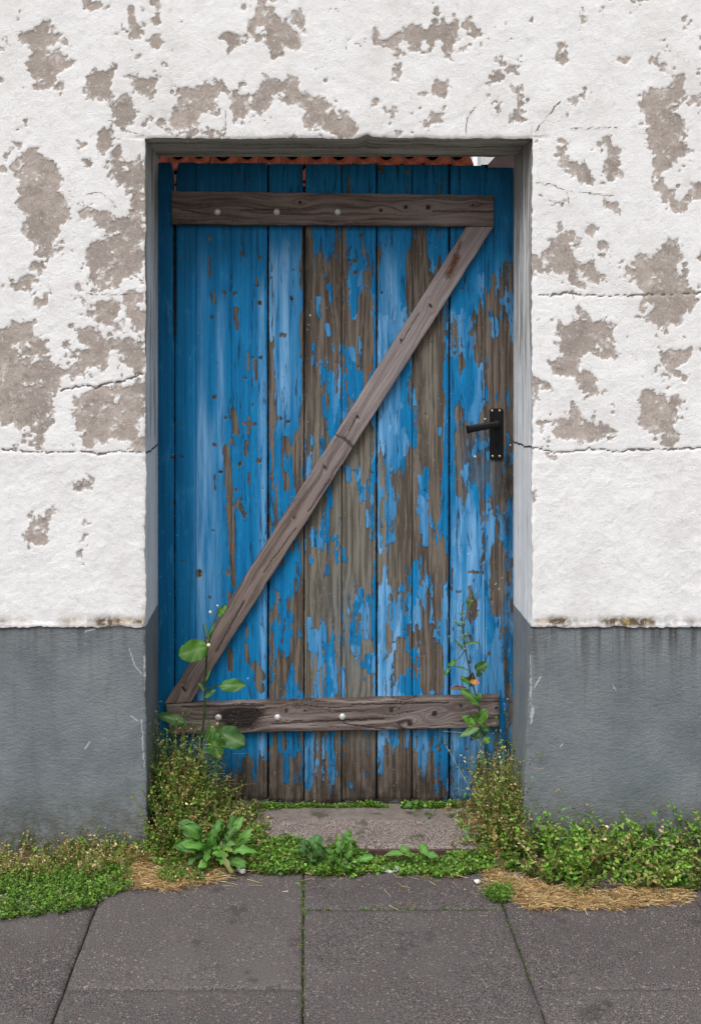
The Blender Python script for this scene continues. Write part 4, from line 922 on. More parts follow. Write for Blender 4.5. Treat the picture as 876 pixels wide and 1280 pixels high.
part('tread', np_mesh('tread', V, F, dict(smooth=np.concatenate([sm.reshape(-1), np.zeros(nr)])), M['step']), st)
mb = MB(); mb.box(WX(400, .01), WX(606, .01), .0045, .0125, -.078, -.041, .0025); part('edge_strip', mb.mesh('edge_strip', M['rust']), st, 'rusty steel strip along the front edge')

# ------------------------------------------------------------------ plants
class Leaves:
    """vectorised little folded leaves and ribbon stems, one mesh"""
    def __init__(s): s.V = []; s.F = []; s.C = []; s.n = 0
    def leaves(s, P, d, nrm, L, Wd, col, fold=.25):
        P = np.asarray(P, float); n = len(P)
        if n == 0: return
        d = d/np.linalg.norm(d, axis=1)[:, None]; side = np.cross(d, nrm); side /= (np.linalg.norm(side, axis=1)[:, None]+1e-9); nn = np.cross(side, d)
        L = np.broadcast_to(L, n)[:, None]; Wd = np.broadcast_to(Wd, n)[:, None]
        tmpl = [(0, 0, 0), (.35, -.5, fold), (.75, -.38, fold*.7), (1, 0, -.1), (.75, .38, fold*.7), (.35, .5, fold)]
        V = np.stack([P + d*L*a + side*Wd*b + nn*Wd*c for a, b, c in tmpl], 1)
        s.V.append(V.reshape(-1, 3)); i = np.arange(n)[:, None]*6 + s.n
        s.F.append(np.concatenate([i + np.array([[0, 1, 2, 3]]), i + np.array([[0, 3, 4, 5]])])); s.C.append(np.repeat(col, 6, 0)); s.n += n*6
    def ribbon(s, P0, P1, wd, col, seed=0):
        """straight thin blades from P0 to P1"""
        P0 = np.asarray(P0, float); P1 = np.asarray(P1, float); n = len(P0)
        if n == 0: return
        d = P1-P0; rv = np.random.RandomState(seed).normal(size=(n, 3)); rv[:, 1] -= 0; side = np.cross(d, rv); side /= (np.linalg.norm(side, axis=1)[:, None]+1e-9)
        w_ = np.broadcast_to(wd, n)[:, None]/2
        V = np.stack([P0-side*w_, P0+side*w_, P1+side*w_*.7, P1-side*w_*.7], 1); s.V.append(V.reshape(-1, 3))
        i = np.arange(n)[:, None]*4 + s.n; s.F.append(i + np.array([[0, 1, 2, 3]])); s.C.append(np.repeat(col, 4, 0)); s.n += n*4
    def build(s, name, label, cat, kind='stuff'):
        V = np.concatenate(s.V); Cc = np.concatenate(s.C); Cc = np.concatenate([Cc, np.ones((len(Cc), 1))], 1)
        me = np_mesh(name, V, np.concatenate(s.F), dict(col=Cc, rib=np.zeros(len(V))), M['leaf'], False)
        return tag(link(name, me), label, cat, None, kind)
PAL = dict(bright=[(.12, .26, .025), (.17, .35, .04), (.085, .19, .02), (.23, .40, .07)], mid=[(.06, .14, .018), (.10, .21, .03), (.045, .10, .015), (.14, .24, .05)],
           olive=[(.18, .19, .04), (.27, .26, .08), (.11, .12, .025), (.09, .17, .025)], dry=[(.46, .36, .16), (.60, .50, .27), (.36, .26, .10), (.26, .19, .07)],
           brown=[(.10, .06, .03), (.16, .09, .04), (.055, .035, .02)], straw=[(.62, .42, .20), (.72, .54, .31), (.50, .30, .13), (.36, .21, .09)])
def pick(pal, n, rs, wts=None):
    names = list(pal); wts = [pal[k] for k in names]; ws = np.array(wts)/sum(wts); which = rs.choice(len(names), n, p=ws); out = np.zeros((n, 3))
    for i, k in enumerate(names):
        m_ = which == i; P = np.array(PAL[k]); out[m_] = P[rs.randint(len(P), size=m_.sum())]
    return out*rs.uniform(.75, 1.3, (n, 1))
def cover(name, label, cat, pts_fn, n, hfn, pal, size=(.008, .013), seed=0, stems=True, aspect=.6, up=.5, straw=0, nleaf=9, clump=.7, lean=.6, blades=0):
    """a tangle of small stems carrying leaves; pts_fn(rs, n) -> ground x, y, z ; hfn(x, y) -> height"""
    rs = np.random.RandomState(seed); L = Leaves(); x, y, z = pts_fn(rs, n); n = len(x); h = hfn(x, y)
    cl = fbm(x*22 + seed, y*22, 3, seed+3); keep = rs.uniform(size=n) < np.clip((cl-.32)*5*clump + (1-clump), 0.05, 1); x, y, z, h = x[keep], y[keep], z[keep], h[keep]; n = len(x)
    h = h*rs.uniform(.35, 1.1, n)*(.6 + .8*fbm(x*18, y*18, 3, seed+5)); ln = rs.normal(size=(n, 2))*lean
    base = np.stack([x, y, z], 1); tip = base + np.stack([ln[:, 0]*h*.5, ln[:, 1]*h*.35 - .15*h, h], 1)
    tip[:, 1] = np.minimum(tip[:, 1], .262)
    k = nleaf
    sc_ = pick(pal, n, rs)
    mid_ = base*.5 + tip*.5 + rs.normal(size=(n, 3))*(h*.07)[:, None]
    if stems: L.ribbon(base, mid_, .0016, sc_*.9, seed+1); L.ribbon(mid_, tip, .0013, sc_, seed+2)
    t = rs.uniform(.12, 1, (n, k)); P = np.where(t[..., None] < .5, base[:, None]*(1-2*t[..., None]) + mid_[:, None]*2*t[..., None], mid_[:, None]*(2-2*t[..., None]) + tip[:, None]*(2*t[..., None]-1))
    P = P.reshape(-1, 3); m_ = len(P); P = P + rs.normal(size=(m_, 3))*.003
    P[:, 1] = np.minimum(P[:, 1], .266)
    d = rs.normal(size=(m_, 3)); d[:, 2] = np.abs(d[:, 2])*up + .1; d[:, 1] -= .3
    nr_ = rs.normal(size=(m_, 3))*.5 + np.array([0, -.5, 1.0]); Ls = rs.uniform(size[0], size[1], m_)
    cc = np.where(rs.uniform(size=(m_, 1)) < .7, np.repeat(sc_, k, 0)*rs.uniform(.8, 1.25, (m_, 1)), pick(pal, m_, rs))
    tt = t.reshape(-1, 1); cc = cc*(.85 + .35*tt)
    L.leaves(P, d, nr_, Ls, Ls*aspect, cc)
    if straw:
        sx, sy, sz = pts_fn(rs, straw); m_ = len(sx); a = rs.uniform(0, math.pi*2, m_); ll = rs.uniform(.01, .04, m_)
        hh = rs.uniform(.002, .012, m_); p0 = np.stack([sx, sy, sz+hh], 1); p1 = p0 + np.stack([np.cos(a)*ll, np.sin(a)*ll*.7, rs.uniform(-.4, .5, m_)*ll*.5], 1)
        p1[:, 1] = np.minimum(p1[:, 1], .26)
        L.ribbon(p0, p1, rs.uniform(.0008, .0019, m_), pick(dict(straw=3, dry=1.6, brown=.3), m_, rs), seed+9)
    if blades:
        bx_, by_, bz_ = pts_fn(rs, blades); hh = hfn(bx_, by_)*rs.uniform(.6, 1.45, len(bx_)) + .02; q0 = np.stack([bx_, by_, bz_], 1); lx = np.clip(rs.normal(size=len(bx_))*.3, -.5, .5); bc = pick(dict(olive=2, dry=3, bright=1), len(bx_), rs)
        for a_, b_ in ((0, .35), (.35, .65), (.65, .85), (.85, 1)):
            f_ = lambda t: q0 + np.stack([lx*hh*t**2, -.35*hh*t**2 - .0*t, hh*(t - .28*t**3)], 1)
            L.ribbon(f_(a_), f_(b_), .0022*(1-.6*a_), bc, 5)
    return L.build(name, label, cat)
def zg(x, y):
    return np.where(y < -.08, PZ, np.where((y > .012) & (x > WX(305)) & (x < WX(628)), -.036, -.066 + .02*sstep(-.1, .02, y)))
def region(poly):
    """poly in photo px on the ground (z about -0.05)"""
    Q = [((a-VX)*(DIST+ground_y(b, -.055))/FPX, ground_y(b, -.055)) for a, b in poly]
    xs_ = [p[0] for p in Q]; ys_ = [p[1] for p in Q]
    def f(rs, n):
        x = rs.uniform(min(xs_), max(xs_), n*2); y = rs.uniform(min(ys_), max(ys_), n*2)
        dd = poly_sd(x, y, Q) + (fbm(x*30, y*30, 3, 700)-.5)*.05; k = (dd > 0); x, y = x[k][:n], y[k][:n]
        return x, y, zg(x, y)
    return f
hconst = lambda h: (lambda x, y: np.full(len(x), h))
# along the door, left corner: tall half-dry tangle
def left_pts(rs, n):
    x = rs.uniform(WX(186, .1), WX(338, .1), n*2); y = rs.uniform(-.04, .262, n*2); lim = WX(196)+.0 + (y+.04)*0
    k = (x > WX(196, 0) - .0 + .0*y) & (x < WX(205) + .06 + (.24-0*y)*rs.uniform(0, 1, n*2)**1.5); return x[k][:n], y[k][:n], zg(x[k][:n], y[k][:n])
def left_h(x, y):
    p = x/3.15*FPX + VX; return lerp(p, [(190, .33), (215, .30), (245, .23), (275, .145), (300, .065), (335, .015)])*(.35 + .65*sstep(-.03, .12, y))
cover('weed_tangle', 'tall half dried tangle of small weeds in the left corner of the door recess', 'weeds', left_pts, 1500, left_h,
      dict(olive=4.5, dry=1.6, brown=.3, mid=1.2, bright=2.2), (.005, .011), 801, blades=120, nleaf=14, lean=.5, clump=.55)
def right_pts(rs, n):
    x = WX(655) - np.abs(rs.normal(size=n*2))*.062; y = rs.uniform(-.03, .262, n*2); k = (x > WX(560, .1)); return x[k][:n], y[k][:n], zg(x[k][:n], y[k][:n])
def right_h(x, y):
    p = x/3.15*FPX + VX; return lerp(p, [(562, .02), (585, .08), (605, .18), (628, .27), (650, .30)])*(.35 + .65*sstep(-.03, .12, y))
cover('weed_tangle', 'straw coloured tangle of drying weeds in the right corner of the door recess', 'weeds', right_pts, 620, right_h,
      dict(dry=3.0, olive=3.6, brown=.2, mid=.6, bright=1.4), (.005, .011), 802, blades=90, nleaf=13, lean=.6, clump=.6, straw=400)
cover('dry_straw', 'dry brown stalks lying on the right end of the doorstep', 'straw', region([(575, 1003), (625, 1003), (650, 1050), (640, 1085), (600, 1060), (585, 1030)]), 160, hconst(.02),
      dict(straw=2, dry=2, olive=.6), (.005, .009), 803, nleaf=6, straw=1600)
# right green mound in front of the grey wall base
def mound_h(x, y):
    return np.clip(.125*sstep(WX(600), WX(680), x) * (.35 + .65*sstep(-.24, -.06, y)) * (.75 + .5*fbm(x*9, y*9, 3, 640)), .01, 1)
cover('chickweed_mound', 'bright green chickweed mound against the grey wall base right of the door', 'weeds', region([(622, 1062), (660, 1048), (700, 1048), (776, 1050), (900, 1052), (910, 1112), (776, 1112), (712, 1116), (655, 1098), (628, 1090)]), 1250, mound_h,
      dict(bright=5, mid=1.6, olive=2.6, dry=1.0), (.007, .016), 804, nleaf=12, aspect=.62, lean=1.0, clump=.95, straw=900, blades=90)
cover('chickweed_patch', 'yellow green weeds at the foot of the right pillar, in the recess corner', 'weeds', region([(606, 1045), (648, 1015), (668, 1052), (650, 1075), (615, 1070)]), 330, hconst(.055),
      dict(olive=2, bright=1.4, dry=2.0), (.005, .010), 814, nleaf=9, straw=200)
cover('dry_straw', 'orange brown dead grass on the pavement edge before the right green mound', 'straw', region([(600, 1085), (640, 1092), (700, 1112), (776, 1112), (860, 1112), (850, 1130), (770, 1134), (730, 1137), (660, 1133), (615, 1112)]), 90, hconst(.012),
      dict(straw=3, dry=2), (.004, .009), 805, nleaf=5, straw=5600)
# left of the recess
cover('weed_clump', 'pale seeding weeds along the grey wall base left of the door', 'weeds', region([(0, 1055), (60, 1052), (108, 1052), (160, 1055), (190, 1058), (190, 1078), (150, 1085), (108, 1100), (0, 1100)]), 800, hconst(.060),
      dict(dry=2.6, olive=2.2, bright=1.3), (.004, .009), 806, nleaf=10, lean=.6, straw=500, blades=160)
cover('moss_cushion', 'dense low green weed patch on the left edge of the pavement', 'weeds', region([(0, 1085), (100, 1085), (160, 1085), (168, 1102), (140, 1120), (112, 1136), (0, 1150)]), 1500, hconst(.026),
      dict(mid=3, bright=2.2, olive=.5), (.004, .008), 807, nleaf=8, clump=.3, lean=1.0)
cover('dry_straw', 'dead orange grass between the left pillar and the pavement', 'straw', region([(146, 1066), (190, 1062), (255, 1080), (300, 1090), (262, 1106), (210, 1112), (158, 1106)]), 130, hconst(.014),
      dict(straw=3, dry=2, mid=.8), (.004, .009), 808, nleaf=5, straw=4200)
cover('weed_clump', 'mixed green weeds in front of the left tangle', 'weeds', region([(168, 1050), (215, 1040), (330, 1050), (330, 1085), (262, 1088), (200, 1088), (165, 1070)]), 560, hconst(.040),
      dict(bright=2.6, olive=1.8, mid=2, dry=1.0), (.006, .011), 809, nleaf=9, straw=300)
cover('weed_clump', 'small dark weeds spreading onto the pavement below the left pillar', 'weeds', region([(195, 1085), (262, 1085), (262, 1102), (205, 1104)]), 200, hconst(.022), dict(mid=3, bright=1, straw=.5), (.005, .009), 819, nleaf=8)
# strip before the step
cover('chickweed_strip', 'low green chickweed strip between the doorstep and the pavement', 'weeds', region([(285, 1066), (330, 1062), (440, 1066), (455, 1075), (530, 1075), (600, 1068), (616, 1078), (608, 1092), (545, 1094), (470, 1088), (400, 1095), (330, 1090), (300, 1086)]), 2300, lambda x, y: np.where(x > WX(440), .013, .024),
      dict(bright=3.5, mid=3, olive=.5), (.005, .010), 810, nleaf=8, aspect=.75, clump=.35, lean=1.0, straw=260)
cover('chickweed_patch', 'green weeds at the foot of the blue door, left of its middle', 'weeds', region([(325, 1006), (480, 1001), (484, 1014), (440, 1020), (400, 1014), (330, 1024)]), 620, lambda x, y: .008 + .03*np.clip(fbm(x*16, y*0, 3, 777)-.35, 0, 1), dict(bright=3, mid=2.5, olive=.5), (.004, .008), 811, nleaf=7, aspect=.7, lean=1.0, clump=.6)
cover('chickweed_patch', 'green weeds at the foot of the blue door, right of its middle', 'weeds', region([(498, 1004), (568, 1002), (572, 1014), (540, 1020), (505, 1018)]), 380, hconst(.018), dict(bright=3, mid=2.5), (.005, .009), 812, nleaf=7, aspect=.7, lean=1.0, clump=.3)
cover('moss_cushion', 'thin dark moss lying in a crack of the doorstep', 'moss', region([(530, 1027), (575, 1024), (572, 1033), (535, 1034)]), 110, hconst(.007), dict(mid=3), (.003, .006), 813, nleaf=6, lean=1.0)
cover('weed_clump', 'feathery green weed tuft growing from the paving joint on the right', 'weeds', region([(603, 1112), (642, 1110), (640, 1128), (610, 1128)]), 190, hconst(.022), dict(mid=3, bright=1), (.005, .010), 815, nleaf=9, aspect=.3, lean=1.0, clump=.2)
def joint_pts(rs, n):
    k = rs.randint(0, 3, n); x = np.where(k == 0, -.006 + rs.normal(size=n)*.003, np.where(k == 1, rs.uniform(0, .5, n), .501 + rs.normal(size=n)*.003)); y = np.where(k == 1, -.275 + rs.normal(size=n)*.003, -.09 - rs.uniform(0, .75, n)**1.6)
    return x, y, np.full(n, PZ-.006)
cover('joint_moss', 'moss growing in the joints between the paving slabs', 'moss', joint_pts, 420, hconst(.005), dict(mid=3, olive=1), (.0025, .0045), 816, stems=False, nleaf=5, lean=1.2)

def litter_pts(rs, n):
    x = rs.uniform(-1.1, 1.2, n); y = -.08 - np.abs(rs.normal(size=n))*.09; k = fbm(x*4, y*4, 2, 900) > .45; return x[k], y[k], np.full(k.sum(), PZ+.0005)
cover('leaf_litter', 'scattered crumbs of dry leaves and stalks on the pavement slabs', 'litter', litter_pts, 160, hconst(.003), dict(dry=2, brown=2, straw=1), (.003, .006), 820, stems=False, nleaf=2, lean=.5, clump=.5, straw=420)
# ---- broad leaves
def leaf_mesh(base, tip, wd, nrm, col, shape='ovate', droop=.12, fold=.16, curl=0.0, lobes=0, seed=0, petiole=0.0, rib=True):
    rs = random.Random(seed); base = Vector(base); tip = Vector(tip); ax = tip-base; L = ax.length; ax.normalize(); nrm = Vector(nrm); side = ax.cross(nrm).normalized(); up = side.cross(ax).normalized()
    nt, ns = 14, 8; V = []; rb = []; cc = []
    for i in range(nt+1):
        t = i/nt
        tb = max(0, (t-petiole)/(1-petiole)) if t > petiole else 0
        if t <= petiole: f = .035
        elif shape == 'round': f = math.sqrt(max(0, 1-(2*tb**.92-1)**2))*.98 + .03*(1-tb)
        elif shape == 'ovate': f = 1.9*(tb**.60)*(1-tb)**.75 + .03*(1-tb)
        elif shape == 'lobed': f = (1.30*(tb**.75)*(1-tb)**.38)*(1 + .46*math.sin(tb*math.pi*5.4+.6+seed)*(1-tb*.6)) + .04*(1-tb)
        elif shape == 'oblong': f = 1.28*(tb**.62)*(1-tb)**.36*(1 + .16*math.sin(tb*21+seed)) + .04*(1-tb)
        else: f = 1.6*(tb**.8)*(1-tb)**.9 + .03*(1-tb)
        if tb > 0: f *= 1 + .05*math.sin(tb*43+seed)
        for j in range(-ns//2, ns//2+1):
            s = j/(ns/2)
            wav = .13*math.sin(t*11 + s*2.5 + seed)*abs(s)
            p = base + ax*(L*t) + side*(wd*.5*f*s) + up*(fold*abs(s)*wd*.5*f + L*droop*(4*t*(1-t))*.6 - L*curl*t*t + wav*wd)
            V.append(tuple(p)); r = math.exp(-abs(s)*wd*f*.5/.0012) if rib else 0
            vein = .35*max(0, math.cos((tb*L/ max(wd, .01)*1.0*5 - abs(s)*.9)*2*math.pi/1.1))**8*(abs(s) < .85) if tb > 0 else 1
            rb.append(min(1, max(r*(1-.4*t), vein*.45))); k = 1 + .12*math.sin(seed*3+s*2)
            cc.append((col[0]*k, col[1]*k, col[2]*k, 1))
    Wd_ = ns+1; F = [(i*Wd_+j, i*Wd_+j+1, (i+1)*Wd_+j+1, (i+1)*Wd_+j) for i in range(nt) for j in range(ns)]
    return np_mesh('leaf', V, np.array(F), dict(col=np.array(cc), rib=np.array(rb)), M['leaf'])
def stem_mesh(pts, r0, r1, col):
    mb = MB(); n = len(pts); mb.tube(pts, [r0+(r1-r0)*i/(n-1) for i in range(n)], 7)
    me = mb.mesh('stem', M['leaf'], True); nv = len(me.vertices)
    me.attributes.new('col', 'FLOAT_COLOR', 'POINT').data.foreach_set('color', np.tile([*col, 1], nv).astype(np.float32)); me.attributes.new('rib', 'FLOAT', 'POINT'); return me
def smooth_path(P, n=6):
    P = [Vector(p) for p in P]; out = []
    for i in range(len(P)-1):
        p0, p1, p2, p3 = P[max(i-1, 0)], P[i], P[i+1], P[min(i+2, len(P)-1)]
        for k in range(n):
            t = k/n; out.append(.5*((2*p1) + (p2-p0)*t + (2*p0-5*p1+4*p2-p3)*t*t + (3*p1-p0-3*p2+p3)*t**3))
    return out + [P[-1]]
G1, G2, G3 = (.055, .165, .028), (.075, .21, .025), (.045, .13, .03)
# tall plant on the left
py_ = .20
tl_ = thing('sow_thistle', (WX(250, py_), py_, -.05), 'tall single stemmed weed with large rounded leaves before the left of the blue door', 'plant')
T = lambda a, b, y=py_: tuple(W(a, b, y))
part('stem', stem_mesh(smooth_path([T(247, 1035), T(249, 985), T(252, 930), T(256, 885), T(257, 850), T(259, 810, .19)]), .0038, .0026, (.055, .09, .03)), tl_)
part('stem', stem_mesh(smooth_path([T(259, 811, .19), T(265, 790, .19), T(270, 772, .19), T(273, 760, .19)]), .0024, .0015, (.07, .12, .03)), tl_)
part('stem', stem_mesh(smooth_path([T(259, 811, .19), T(256, 795, .19), T(254, 780, .19)]), .002, .0012, (.07, .12, .03)), tl_)
LV = [((260, 809), (223, 819), 27, (0, -1, .45), G2, 'round', .10, 0, .19), ((256, 862), (308, 856), 22, (.2, -1, .6), G1, 'ovate', .25, .42, .18), ((253, 914), (198, 893), 19, (-.1, -1, .7), G3, 'ovate', .22, .42, .17),
      ((257, 886), (274, 950), 34, (.1, -1, .25), G1, 'lobed', -.05, .30, .16), ((268, 913), (306, 931), 27, (.2, -1, .5), G3, 'round', .1, .1, .175), ((273, 770), (281, 762), 9, (.2, -1, .5), G2, 'ovate', .1, 0, .18),
      ((262, 800), (256, 776), 5, (0, -1, .3), G2, 'lance', .1, 0, .18), ((260, 798), (270, 776), 6.5, (0, -1, .3), G2, 'lance', .1, 0, .185), ((256, 864), (247, 852), 6, (0, -1, .3), G2, 'lance', .1, 0, .18), ((257, 852), (264, 836), 6, (0, -1, .4), G2, 'lance', .1, 0, .19),
      ((256, 872), (270, 862), 8, (0, -1, .5), G1, 'ovate', .1, 0, .18), ((273, 764), (285, 758), 10, (.1, -1, .2), G2, 'ovate', .1, 0, .185), ((268, 935), (276, 905), 14, (.3, -1, .4), (.09, .19, .05), 'ovate', .1, .1, .17)]
for i, (a, b, wpx, nr_, col, shp, dr, pet, yy_) in enumerate(LV):
    part('leaf', leaf_mesh(T(*a, yy_), T(*b, yy_-.03 if wpx > 12 else yy_), wpx/FPX*(DIST+yy_), nr_, col, shp, dr, .16, .06, 0, i, pet), tl_)
for (a, b, r) in ((263, 765, .0045), (261, 806.5, .006), (272, 757, .003)):
    mb = MB(); c = W(a, b, .18); mb.dome(tuple(c), r, r*.9, 10, 4); me = mb.mesh('bud', mat_simple('pale_flower_bud', (.62, .60, .22), (.75, .74, .50), 200, .6), True); part('bud', me, tl_)
# tall plant on the right
tr_ = thing('knotweed_plant', (WX(607, .2), .2, -.05), 'slender flowering weed with green and reddish leaves before the right side of the blue door', 'plant')
part('stem', stem_mesh(smooth_path([T(612, 1010), T(608, 955), T(604, 915), T(597, 880), T(589, 848), T(582, 815), T(578, 785), T(577, 765), T(579, 752)]), .0032, .0012, (.075, .09, .035)), tr_)
part('stem', stem_mesh(smooth_path([T(581, 812), T(574, 822), T(562, 832), T(556, 842)]), .0015, .001, (.07, .10, .03)), tr_)
part('stem', stem_mesh(smooth_path([T(579, 805), T(590, 802), T(598, 804), T(601, 812)]), .0015, .001, (.07, .12, .03)), tr_)
part('stem', stem_mesh(smooth_path([T(578, 790), T(582, 770), T(586, 755), T(588, 748)]), .0013, .0008, (.10, .16, .03)), tr_)
RG = (.10, .022, .018)
LV = [((594, 838), (609, 829), 13, (.1, -1, .5), G3, 'round', 0, .19), ((596, 846), (602, 833), 9, (.4, -1, .4), (.10, .17, .07), 'ovate', 0, .185), ((583, 861), (562, 860), 7, (0, -1, .9), (.12, .02, .025), 'ovate', 0, .17),
      ((592, 856), (575, 846), 12, (0, -1, .5), G1, 'ovate', 0, .18), ((588, 858), (590, 840), 12, (.2, -1, .3), RG, 'ovate', 0, .185), ((587, 852), (600, 853), 8, (.2, -1, .3), (.62, .22, .06), 'ovate', 0, .17),
      ((575, 861), (600, 882), 15, (.1, -1, .5), G1, 'ovate', 0, .16), ((590, 878), (601, 868), 10, (0, -1, .3), G1, 'round', 0, .17), ((596, 902), (608, 888), 14, (.1, -1, .4), G2, 'round', 0, .16), ((596, 904), (577, 896), 14, (0, -1, .5), G2, 'ovate', 0, .17),
      ((591, 898), (585, 908), 11, (0, -1, .2), (.10, .25, .03), 'round', 0, .165), ((599, 910), (573, 921), 11, (0, -1, .9), (.10, .20, .06), 'ovate', 0, .15), ((604, 922), (612, 928), 9, (0, -1, .5), G2, 'round', 0, .17), ((600, 905), (611, 914), 9, (0, -1, .5), G1, 'round', 0, .18),
      ((570, 826), (560, 832), 9, (0, -1, .4), G2, 'ovate', 0, .18), ((562, 834), (554, 845), 6, (0, -1, .4), G1, 'ovate', 0, .185), ((581, 806), (598, 803), 6, (0, -1, .8), G2, 'lance', 0, .18), ((585, 838), (566, 832), 5, (0, -1, .8), G1, 'lance', 0, .19), ((579, 812), (568, 800), 7, (0, -1, .4), (.12, .20, .05), 'lance', 0, .19),
      ((577, 784), (568, 777), 5, (0, -1, .4), G2, 'lance', 0, .19), ((584, 757), (590, 750), 7, (0, -1, .4), (.12, .26, .03), 'ovate', 0, .19), ((578, 800), (586, 790), 5, (0, -1, .4), G2, 'lance', 0, .19), ((602, 914), (590, 925), 9, (0, -1, .4), G3, 'ovate', 0, .185)]
for i, (a, b, wpx, nr_, col, shp, pet, yy_) in enumerate(LV):
    part('leaf', leaf_mesh(T(*a, yy_), T(*b, yy_-.012), wpx/FPX*(DIST+yy_), nr_, col, shp, .12, .2, .05, 0, i+40, pet), tr_)
Lb = Leaves(); rs = np.random.RandomState(5); pts = []
for (a, b, sp_, n_) in ((576, 806, 3.5, 30), (578, 795, 3, 26), (578, 780, 2.2, 22), (577, 768, 2.2, 18), (585, 753, 3, 16), (569, 777, 1.6, 8), (571, 783, 1.4, 6), (563, 800, 2.0, 4)):
    for k in range(n_): pts.append(tuple(W(a+rs.normal()*sp_, b+rs.normal()*sp_*1.3, .19+rs.normal()*.006)))
pts = np.array(pts); n_ = len(pts); Lb.leaves(pts, rs.normal(size=(n_, 3))+[0, 0, .5], rs.normal(size=(n_, 3))+[0, -1, 0], rs.uniform(.004, .008, n_), .0035, pick(dict(bright=3, dry=1.4, olive=1), n_, rs))
V = np.concatenate(Lb.V); Cc = np.concatenate([np.concatenate(Lb.C), np.ones((len(V), 1))], 1)
part('seed_heads', np_mesh('seed_heads', V, np.concatenate(Lb.F), dict(col=Cc, rib=np.zeros(len(V))), M['leaf'], False), tr_)
# rosettes on the ground
def rosette(name, label, px, py, yv, leaves, cat='plant'):
    base = W(px, py, yv); t = thing(name, (base.x, yv, base.z), label, cat)
    rq = random.Random(int(px)); n0_ = len(leaves)
    if n0_ >= 8:
        leaves = list(leaves) + [((q_[0]-px)*rq.uniform(.45, .9) + px + rq.uniform(-9, 9), (q_[1]-py)*rq.uniform(.5, .95) + py + rq.uniform(-4, 6), q_[2]*rq.uniform(.5, .8), rq.choice(['lobed', 'oblong']), q_[4] + rq.uniform(-.02, .03), (q_[5][0]*rq.uniform(.7, 1.8), q_[5][1]*rq.uniform(.6, 1.15), q_[5][2])) for q_ in leaves if rq.random() < .6]
    for i, (tx, ty, wpx, shp, fwd, col) in enumerate(leaves):
        tip = W(tx, ty, yv - fwd); b = base + Vector(((tip.x-base.x)*.06, -.004, .004)); ax = tip-b
        rj = random.Random(int(px)*7+i); b = b + Vector((rj.uniform(-.012, .012), rj.uniform(-.01, .01), rj.uniform(0, .006)))
        if n0_ >= 8:                          # blades sit on stalks of differing length and point their own way
            root_ = b.copy(); b = b.lerp(tip, rj.uniform(.35, .62)) + Vector((rj.uniform(-.012, .012), 0, rj.uniform(-.006, .010))); vv = tip - b; a_ = rj.uniform(-.75, .75)
            tip = b + Vector((vv.x*math.cos(a_) - vv.z*math.sin(a_), vv.y, vv.x*math.sin(a_)*.8 + vv.z*math.cos(a_)))*rj.uniform(.95, 1.3)
            mid_ = root_.lerp(b, .5) + Vector((0, -.004, .006)); part('stalk', stem_mesh([root_, mid_, b + (tip-b)*.12], .0017, .0011, (.10, .20, .05)), t)
        nr_ = (rj.uniform(-.55, .55), -.9, (1.0 if ty > py-22 else .35) + rj.uniform(-.2, .4)); kc = rj.uniform(.75, 1.3)
        cc_ = (col[0]*kc, col[1]*kc, col[2]*kc)
        part('leaf', leaf_mesh(b, tip, wpx/450*rj.uniform(.9, 1.15), nr_, cc_, shp, rj.uniform(.15, .5), rj.uniform(.05, .3), rj.uniform(0, .3), 0, i+int(px), (rj.uniform(.06, .2) if n0_ >= 8 else rj.uniform(.42, .6)) if shp != 'lance' else .05), t)
    return t
B1, B2, B3, B4 = (.075, .225, .030), (.055, .17, .026), (.10, .27, .04), (.04, .12, .03)
rosette('leafy_weed', 'large broad leaved weed clump at the left end of the doorstep', 270, 1076, -.02, [
 (243, 1017, 17, 'round', .0, B1), (236, 1030, 14, 'round', .05, B3), (230, 1040, 18, 'oblong', .07, B2), (231, 1054, 14, 'oblong', .09, B1), (258, 1028, 15, 'lobed', -.02, B2), (277, 1030, 16, 'lobed', -.03, B1), (296, 1024, 13, 'oblong', -.02, B2), (312, 1032, 14, 'oblong', .02, B3),
 (320, 1046, 15, 'oblong', .04, B3), (316, 1062, 15, 'lobed', .07, B1), (300, 1083, 13, 'oblong', .10, B1), (252, 1082, 13, 'oblong', .10, B3), (260, 1070, 14, 'lobed', .10, B1), (290, 1048, 16, 'lobed', .05, B2), (256, 1048, 16, 'oblong', .05, B1), (270, 1044, 17, 'lobed', .05, B3), (240, 1070, 11, 'oblong', .1, B2), (284, 1064, 15, 'oblong', .09, B3), (266, 1058, 15, 'lobed', .08, B2), (278, 1076, 13, 'lobed', .10, B3), (303, 1054, 13, 'oblong', .07, B1), (247, 1058, 12, 'lobed', .08, B3)])
rosette('leafy_weed', 'dark bluish green leafy weed in the middle, before the doorstep', 400, 1084, -.05, [
 (372, 1054, 16, 'oblong', .0, B4), (386, 1044, 15, 'round', -.02, B4), (370, 1066, 14, 'oblong', .03, B4), (398, 1053, 13, 'lobed', .02, B2), (379, 1078, 13, 'lobed', .05, B2), (396, 1074, 15, 'oblong', .05, B4), (410, 1068, 14, 'lobed', .04, B2), (388, 1062, 15, 'round', .03, B4)])
rosette('leafy_weed', 'bright green toothed weed right beside the dark leafy one before the doorstep', 432, 1086, -.05, [
 (420, 1038, 13, 'oblong', -.02, B3), (428, 1053, 13, 'lobed', .0, B1), (442, 1045, 12, 'oblong', .0, B3), (448, 1058, 11, 'lobed', .02, B1), (460, 1066, 11, 'oblong', .03, B1), (444, 1076, 13, 'lobed', .04, B2), (424, 1074, 14, 'oblong', .04, B1), (434, 1084, 12, 'lobed', .06, B2), (414, 1060, 12, 'lobed', .04, B2), (436, 1064, 12, 'oblong', .03, B3)])
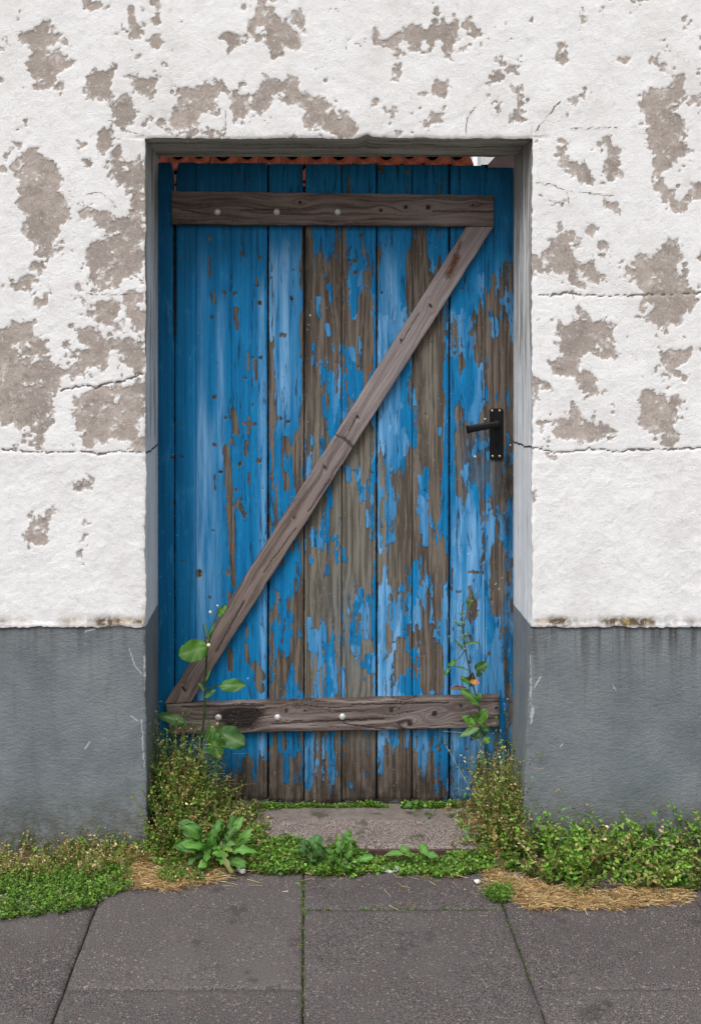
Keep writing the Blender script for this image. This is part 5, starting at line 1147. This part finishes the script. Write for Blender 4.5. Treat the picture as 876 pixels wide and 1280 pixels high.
rosette('seedling', 'small pair of bright leaves in the green strip right of the middle', 518, 1076, -.05, [(484, 1064, 11, 'ovate', .01, B3), (500, 1058, 12, 'ovate', .0, B3), (533, 1056, 13, 'round', .0, B3), (508, 1068, 10, 'ovate', .03, B1), (546, 1068, 10, 'ovate', .03, B1)])
rosette('seedling', 'small four leaved seedling growing on the right end of the doorstep', 590, 1046, .04, [(581, 1031, 12, 'round', -.02, B1), (606, 1037, 11, 'ovate', -.01, B2), (583, 1048, 12, 'round', .02, B1), (598, 1049, 9, 'ovate', .02, B2)])
rosette('seedling', 'little green star shaped weed in the paving joint below the middle', 379, 1112, -.14, [(367, 1104, 8, 'ovate', .01, B1), (390, 1106, 8, 'ovate', .01, B1), (373, 1115, 8, 'ovate', .02, B3), (386, 1116, 8, 'ovate', .02, B3), (379, 1101, 8, 'ovate', -.02, B2)])
rosette('seedling', 'two leaved seedling among the weeds at the foot of the blue door', 524, 1014, .22, [(506, 1006, 9, 'round', .0, B2), (520, 1000, 9, 'round', -.01, B2), (533, 1005, 8, 'ovate', 0, B1), (516, 1014, 8, 'ovate', .02, B1)])
rosette('seedling', 'bluish green seedling at the pavement edge left of the middle', 352, 1092, -.10, [(343, 1086, 8, 'round', 0, B4), (358, 1086, 8, 'round', 0, B4), (350, 1094, 8, 'ovate', .02, B4)])
# litter
def flake(name, label, cat, P, z, mat):
    mb = MB(); n = len(P); c = [sum(p[0] for p in P)/n, sum(p[1] for p in P)/n]
    Q = [((a-VX)*(DIST+ground_y(b, z))/FPX, ground_y(b, z)) for a, b in P]
    mb.v = [(x, y, z+.0008*(i % 2)) for i, (x, y) in enumerate(Q)] + [(x, y, z+.0022+.003*(i % 3)) for i, (x, y) in enumerate(Q)]
    mb.f = [tuple(reversed(range(n))), tuple(range(n, 2*n))] + [(i, (i+1) % n, n+(i+1) % n, n+i) for i in range(n)]
    return tag(link(name, mb.mesh(name, mat)), label, cat)
flake('paper_scrap', 'small white paper scrap on the slab before the left rosette', 'litter', [(295, 1085), (302, 1086), (307, 1091), (303, 1093), (298, 1090)], PZ+.002, M['paper'])
flake('plaster_flake', 'pale plaster flake lying on the slab edge right of the middle', 'litter', [(473, 1085), (484, 1084), (498, 1086), (502, 1089), (488, 1091), (477, 1090)], PZ+.001, M['paper'])
flake('plaster_flake', 'tiny white flake on the slab beside the right dead grass', 'litter', [(592, 1101), (597, 1101), (600, 1104), (595, 1105)], PZ+.002, M['paper'])
